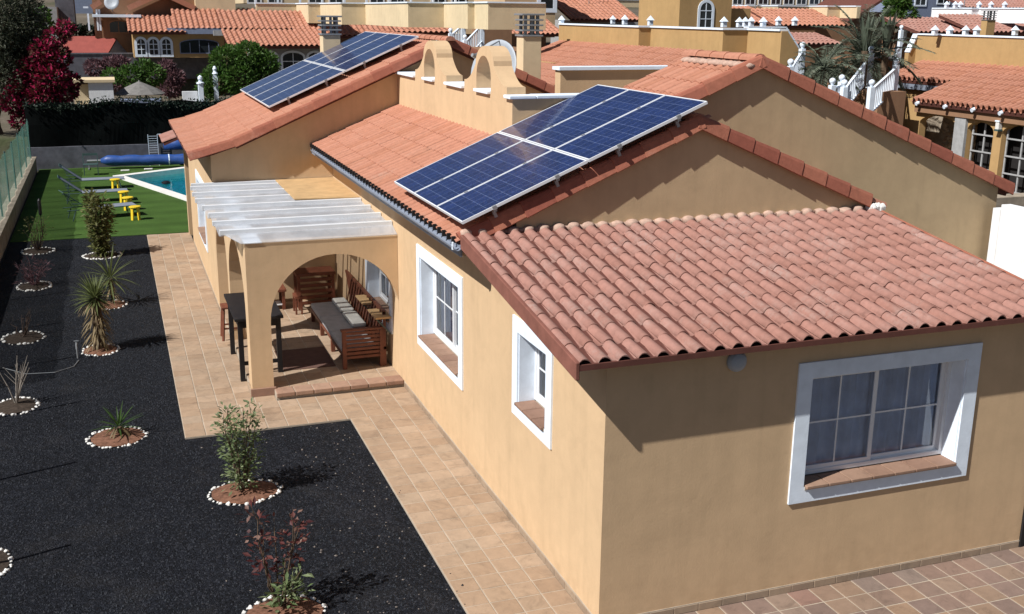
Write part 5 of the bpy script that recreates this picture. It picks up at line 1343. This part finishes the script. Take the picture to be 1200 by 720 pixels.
t = thing('garden_pergola', 'white posts of a small pergola beside the left back house', 'pergola', tuple(onp(105, 34, 1, 59)))
for x in (103, 113, 116): a = onp(x, 16 if x < 112 else 11, 1, 61.8); MB().box(a.x-.05, a.x+.05, 61.8, 61.9, onp(x, 36, 1, 61.8).z, a.z).build('post', WHITE, t)
a = onp(98, 16, 1, 61.8); b = onp(104, 16, 1, 61.8); MB().box(a.x, b.x, 61.7, 62, a.z+.3, a.z+.4).build('beam', WHITE, t)
h = Bld('blue_house', 'blue grey house at the top left'); h.facef(81, 108, -40, 16, 75, BLUEP, 5); h.facef(62, 84, -20, 40, 66, CONC, 3); 
h = Bld('grey_building', 'grey rendered building behind the olive tree at the top left'); h.facef(40, 66, 8, 45, 64, PALEG, 3)
# shed with red roof, retaining wall
t = thing('red_roofed_shed', 'long shed with a dark red roof and pale gable behind the bougainvillea', 'shed', tuple(onp(100, 66, 1, 61.5)))
a = onp(61, 62, 1, 60.6); b = onp(127, 62, 1, 60.6); r_ = onp(69, 42.5, 1, 62.2); g_ = onp(138, 42.5, 1, 62.2)
q = MB(); q.slab([(a.x, 60.6, a.z), (b.x, 60.6, a.z), (g_.x, 62.2, r_.z), (r_.x, 62.2, r_.z)], .06); q.build('roof', REDR, t)
q = MB(); q.slab([(r_.x, 62.2, r_.z), (g_.x, 62.2, r_.z), (b.x+1.2, 63.8, a.z), (a.x, 63.8, a.z)], .06); q.build('roof', REDR, t)
MB().box(a.x, b.x, 60.52, 60.6, a.z-.14, a.z-.02).build('gutter', WHITE, t); MB().box(a.x+.1, b.x, 60.7, 63.5, a.z-2.2, a.z-.15).build('wall', PALEG, t)
c_ = onp(153, 63, 1, 62); q = MB(); q.add([(b.x, 60.62, a.z-.1), (c_.x, 62.2, a.z-.1), (g_.x, 62.2, r_.z-.08), (b.x, 60.62, a.z-2), (c_.x, 62.2, a.z-2)], [(0, 1, 2), (0, 3, 4, 1)]); q.build('gable', BLUEP, t)
h = Bld('retaining_wall', 'long grey retaining wall across the neighbours gardens', 'wall')
a = onp(40, 64, 1, 60); b = onp(275, 63, 1, 60); MB().box(a.x, b.x+2, 60, 60.3, 2.0, a.z).build('wall', CONC, h.t)
MB().box(a.x-.1, b.x+2, 59.95, 60.35, a.z+.002, a.z+.06).build('coping', CONC, h.t)
# neighbours' garden
t = thing('garden_hut', 'white box hut with a cream lid in the neighbours garden', 'hut', tuple(onp(110, 120, 1, 46)))
a = onp(103, 97, 1, 45); b = onp(132, 97, 1, 45); MB().box(a.x, b.x, 45, 47, hgt(a.x, 45), a.z).build('wall', WHITEW, t); c_ = onp(86, 93, 1, 46.5); MB().box(c_.x, a.x-.01, 45.4, 47, hgt(a.x, 45), a.z-.1).build('wall', CREAM, t); MB().box(c_.x-.05, b.x+.1, 44.9, 47.2, a.z+.002, a.z+.12).build('lid', CREAM, t)
a = onp(163, 97, 1, 46); t = thing('garden_parasol', 'grey thatched looking parasol in the neighbours garden', 'parasol', (a.x, 46, hgt(a.x, 46)))
q = MB(); q.lathe([(1.15, -.5), (.8, -.28), (.3, -.06), (.06, .04), (.01, .12)], (a.x, 46, a.z), 12); q.build('canopy', PARA, t); MB().tube([(a.x, 46, hgt(a.x, 46)), (a.x, 46, a.z)], .04, 8).build('pole', WOOD, t)
a = onp(165, 116, 1, 45); q = MB(); q.box(a.x-.9, a.x+.9, 44.6, 45.4, a.z-.4, a.z); q.build('garden_table_cover', BLUEP, None, bevel=.02, label='blue grey covered table under the neighbours parasol', cat='table')
a = onp(235, 96, 1, 42); t = thing('gate_pillar', 'white gate pillar with an urn finial in the neighbours garden', 'pillar', (a.x, 42, hgt(a.x, 42)))
MB().box(a.x-.11, a.x+.11, 42, 42.22, hgt(a.x, 42), a.z-.1).build('shaft', WHITE, t, bevel=.01); MB().lathe([(.17, -.1), (.17, -.04), (.07, .0), (.08, .06), (.11, .12), (.10, .2), (.04, .26), (.01, .28)], (a.x, 42.11, a.z), 12).build('finial', WHITE, t)
b = onp(213, 107, 1, 42.6); MB().box(b.x, a.x-.13, 42.3, 42.5, hgt(a.x, 42), b.z).build('low_white_wall', WHITEW, None, label='low white garden wall beside the gate pillar', cat='wall')
a = onp(252, 84, 1, 43.5); t = thing('gate_pillar', 'second white pillar half hidden in the bright green bush', 'pillar', (a.x, 43.5, hgt(a.x, 42))); MB().box(a.x-.1, a.x+.1, 43.5, 43.7, hgt(a.x, 42), a.z-.1).build('shaft', WHITE, t); MB().lathe([(.14, -.1), (.07, .0), (.10, .12), (.04, .24)], (a.x, 43.6, a.z), 10).build('finial', WHITE, t)
trees_px('bougainvillea', 'large magenta bougainvillea at the left behind the fence', [(66, 68, 13), (52, 60, 13), (40, 84, 17), (62, 92, 17), (28, 104, 16), (74, 108, 13), (50, 112, 15), (16, 120, 11), (34, 126, 10), (24, 142, 8), (84, 96, 8), (64, 44, 9), (76, 34, 8)], 39, 6500, .20, .12, L_RED, 'bougainvillea', .12)
trees_px('olive_tree', 'big dark olive tree at the left edge', [(10, 22, 30), (30, 40, 24), (8, 60, 34), (34, 70, 22), (-14, 40, 34), (-12, 90, 38), (20, 92, 22), (28, 10, 20), (2, 0, 28), (40, 54, 16)], 40, 15000, .20, .07, L_DARK, 'tree', .3)
trees_px('garden_bush', 'bright green bush in the neighbours garden behind the rear panels', [(268, 72, 18), (290, 66, 17), (308, 76, 16), (252, 96, 16), (282, 92, 20), (310, 96, 16), (240, 108, 10)], 44, 7000, .2, .11, L_GREEN, 'bush', .12)
trees_px('flowering_shrubs', 'dark reddish shrubs along the retaining wall', [(112, 80, 9), (128, 78, 8), (140, 76, 9), (195, 82, 9), (205, 92, 9), (140, 98, 8), (200, 104, 9)], 52, 3000, .25, .1, L_MAUVE, 'shrubs', .08)
trees_px('green_shrubs', 'green shrubs behind the neighbours parasol', [(152, 90, 12), (178, 88, 12), (168, 80, 9), (130, 90, 8)], 50, 1800, .22, .1, L_GREEN, 'shrubs', .08)
trees_px('dark_hedge', 'dark hedge in front of the left back house', [(90, 38, 7), (104, 38, 6), (118, 38, 6), (132, 40, 7), (145, 46, 9), (150, 56, 7)], 65, 1800, .3, .15, L_HEDGE, 'hedge', .1)
trees_px('grass_bank', 'bright green bank behind the olive tree', [(48, 18, 8), (52, 28, 8), (46, 34, 6)], 62, 900, .25, .12, L_GREEN, 'bush', .1)

# aerials and wires on the far roofs
for k, (px_, py_, Y_, hh, lb) in enumerate(((470, 6, 60, 2.2, 'thin rooftop aerial above the long cream terraced house'), (690, 10, 60, 2.0, 'thin rooftop aerial left of the ochre tower'), (885, 10, 50, 1.8, 'thin rooftop aerial right of the ochre tower'), (1128, 24, 44, 1.6, 'thin rooftop aerial above the white house at the right'))):
    p = onp(px_, py_, 1, Y_); t = thing('roof_aerial', lb, 'aerial', tuple(p), 'rooftop aerials')
    MB().tube([(p.x, p.y, p.z-.8), (p.x, p.y, p.z+hh)], .025, 5).build('mast', GREYM, t)
    q = MB(); q.tube([(p.x-.5, p.y, p.z+hh-.1), (p.x+.5, p.y, p.z+hh-.1)], .014, 4)
    for j in range(6): q.tube([(p.x-.45+.17*j, p.y-.2, p.z+hh-.1), (p.x-.45+.17*j, p.y+.2, p.z+hh-.1)], .01, 4)
    q.build('antenna', GREYM, t, kind='stuff')
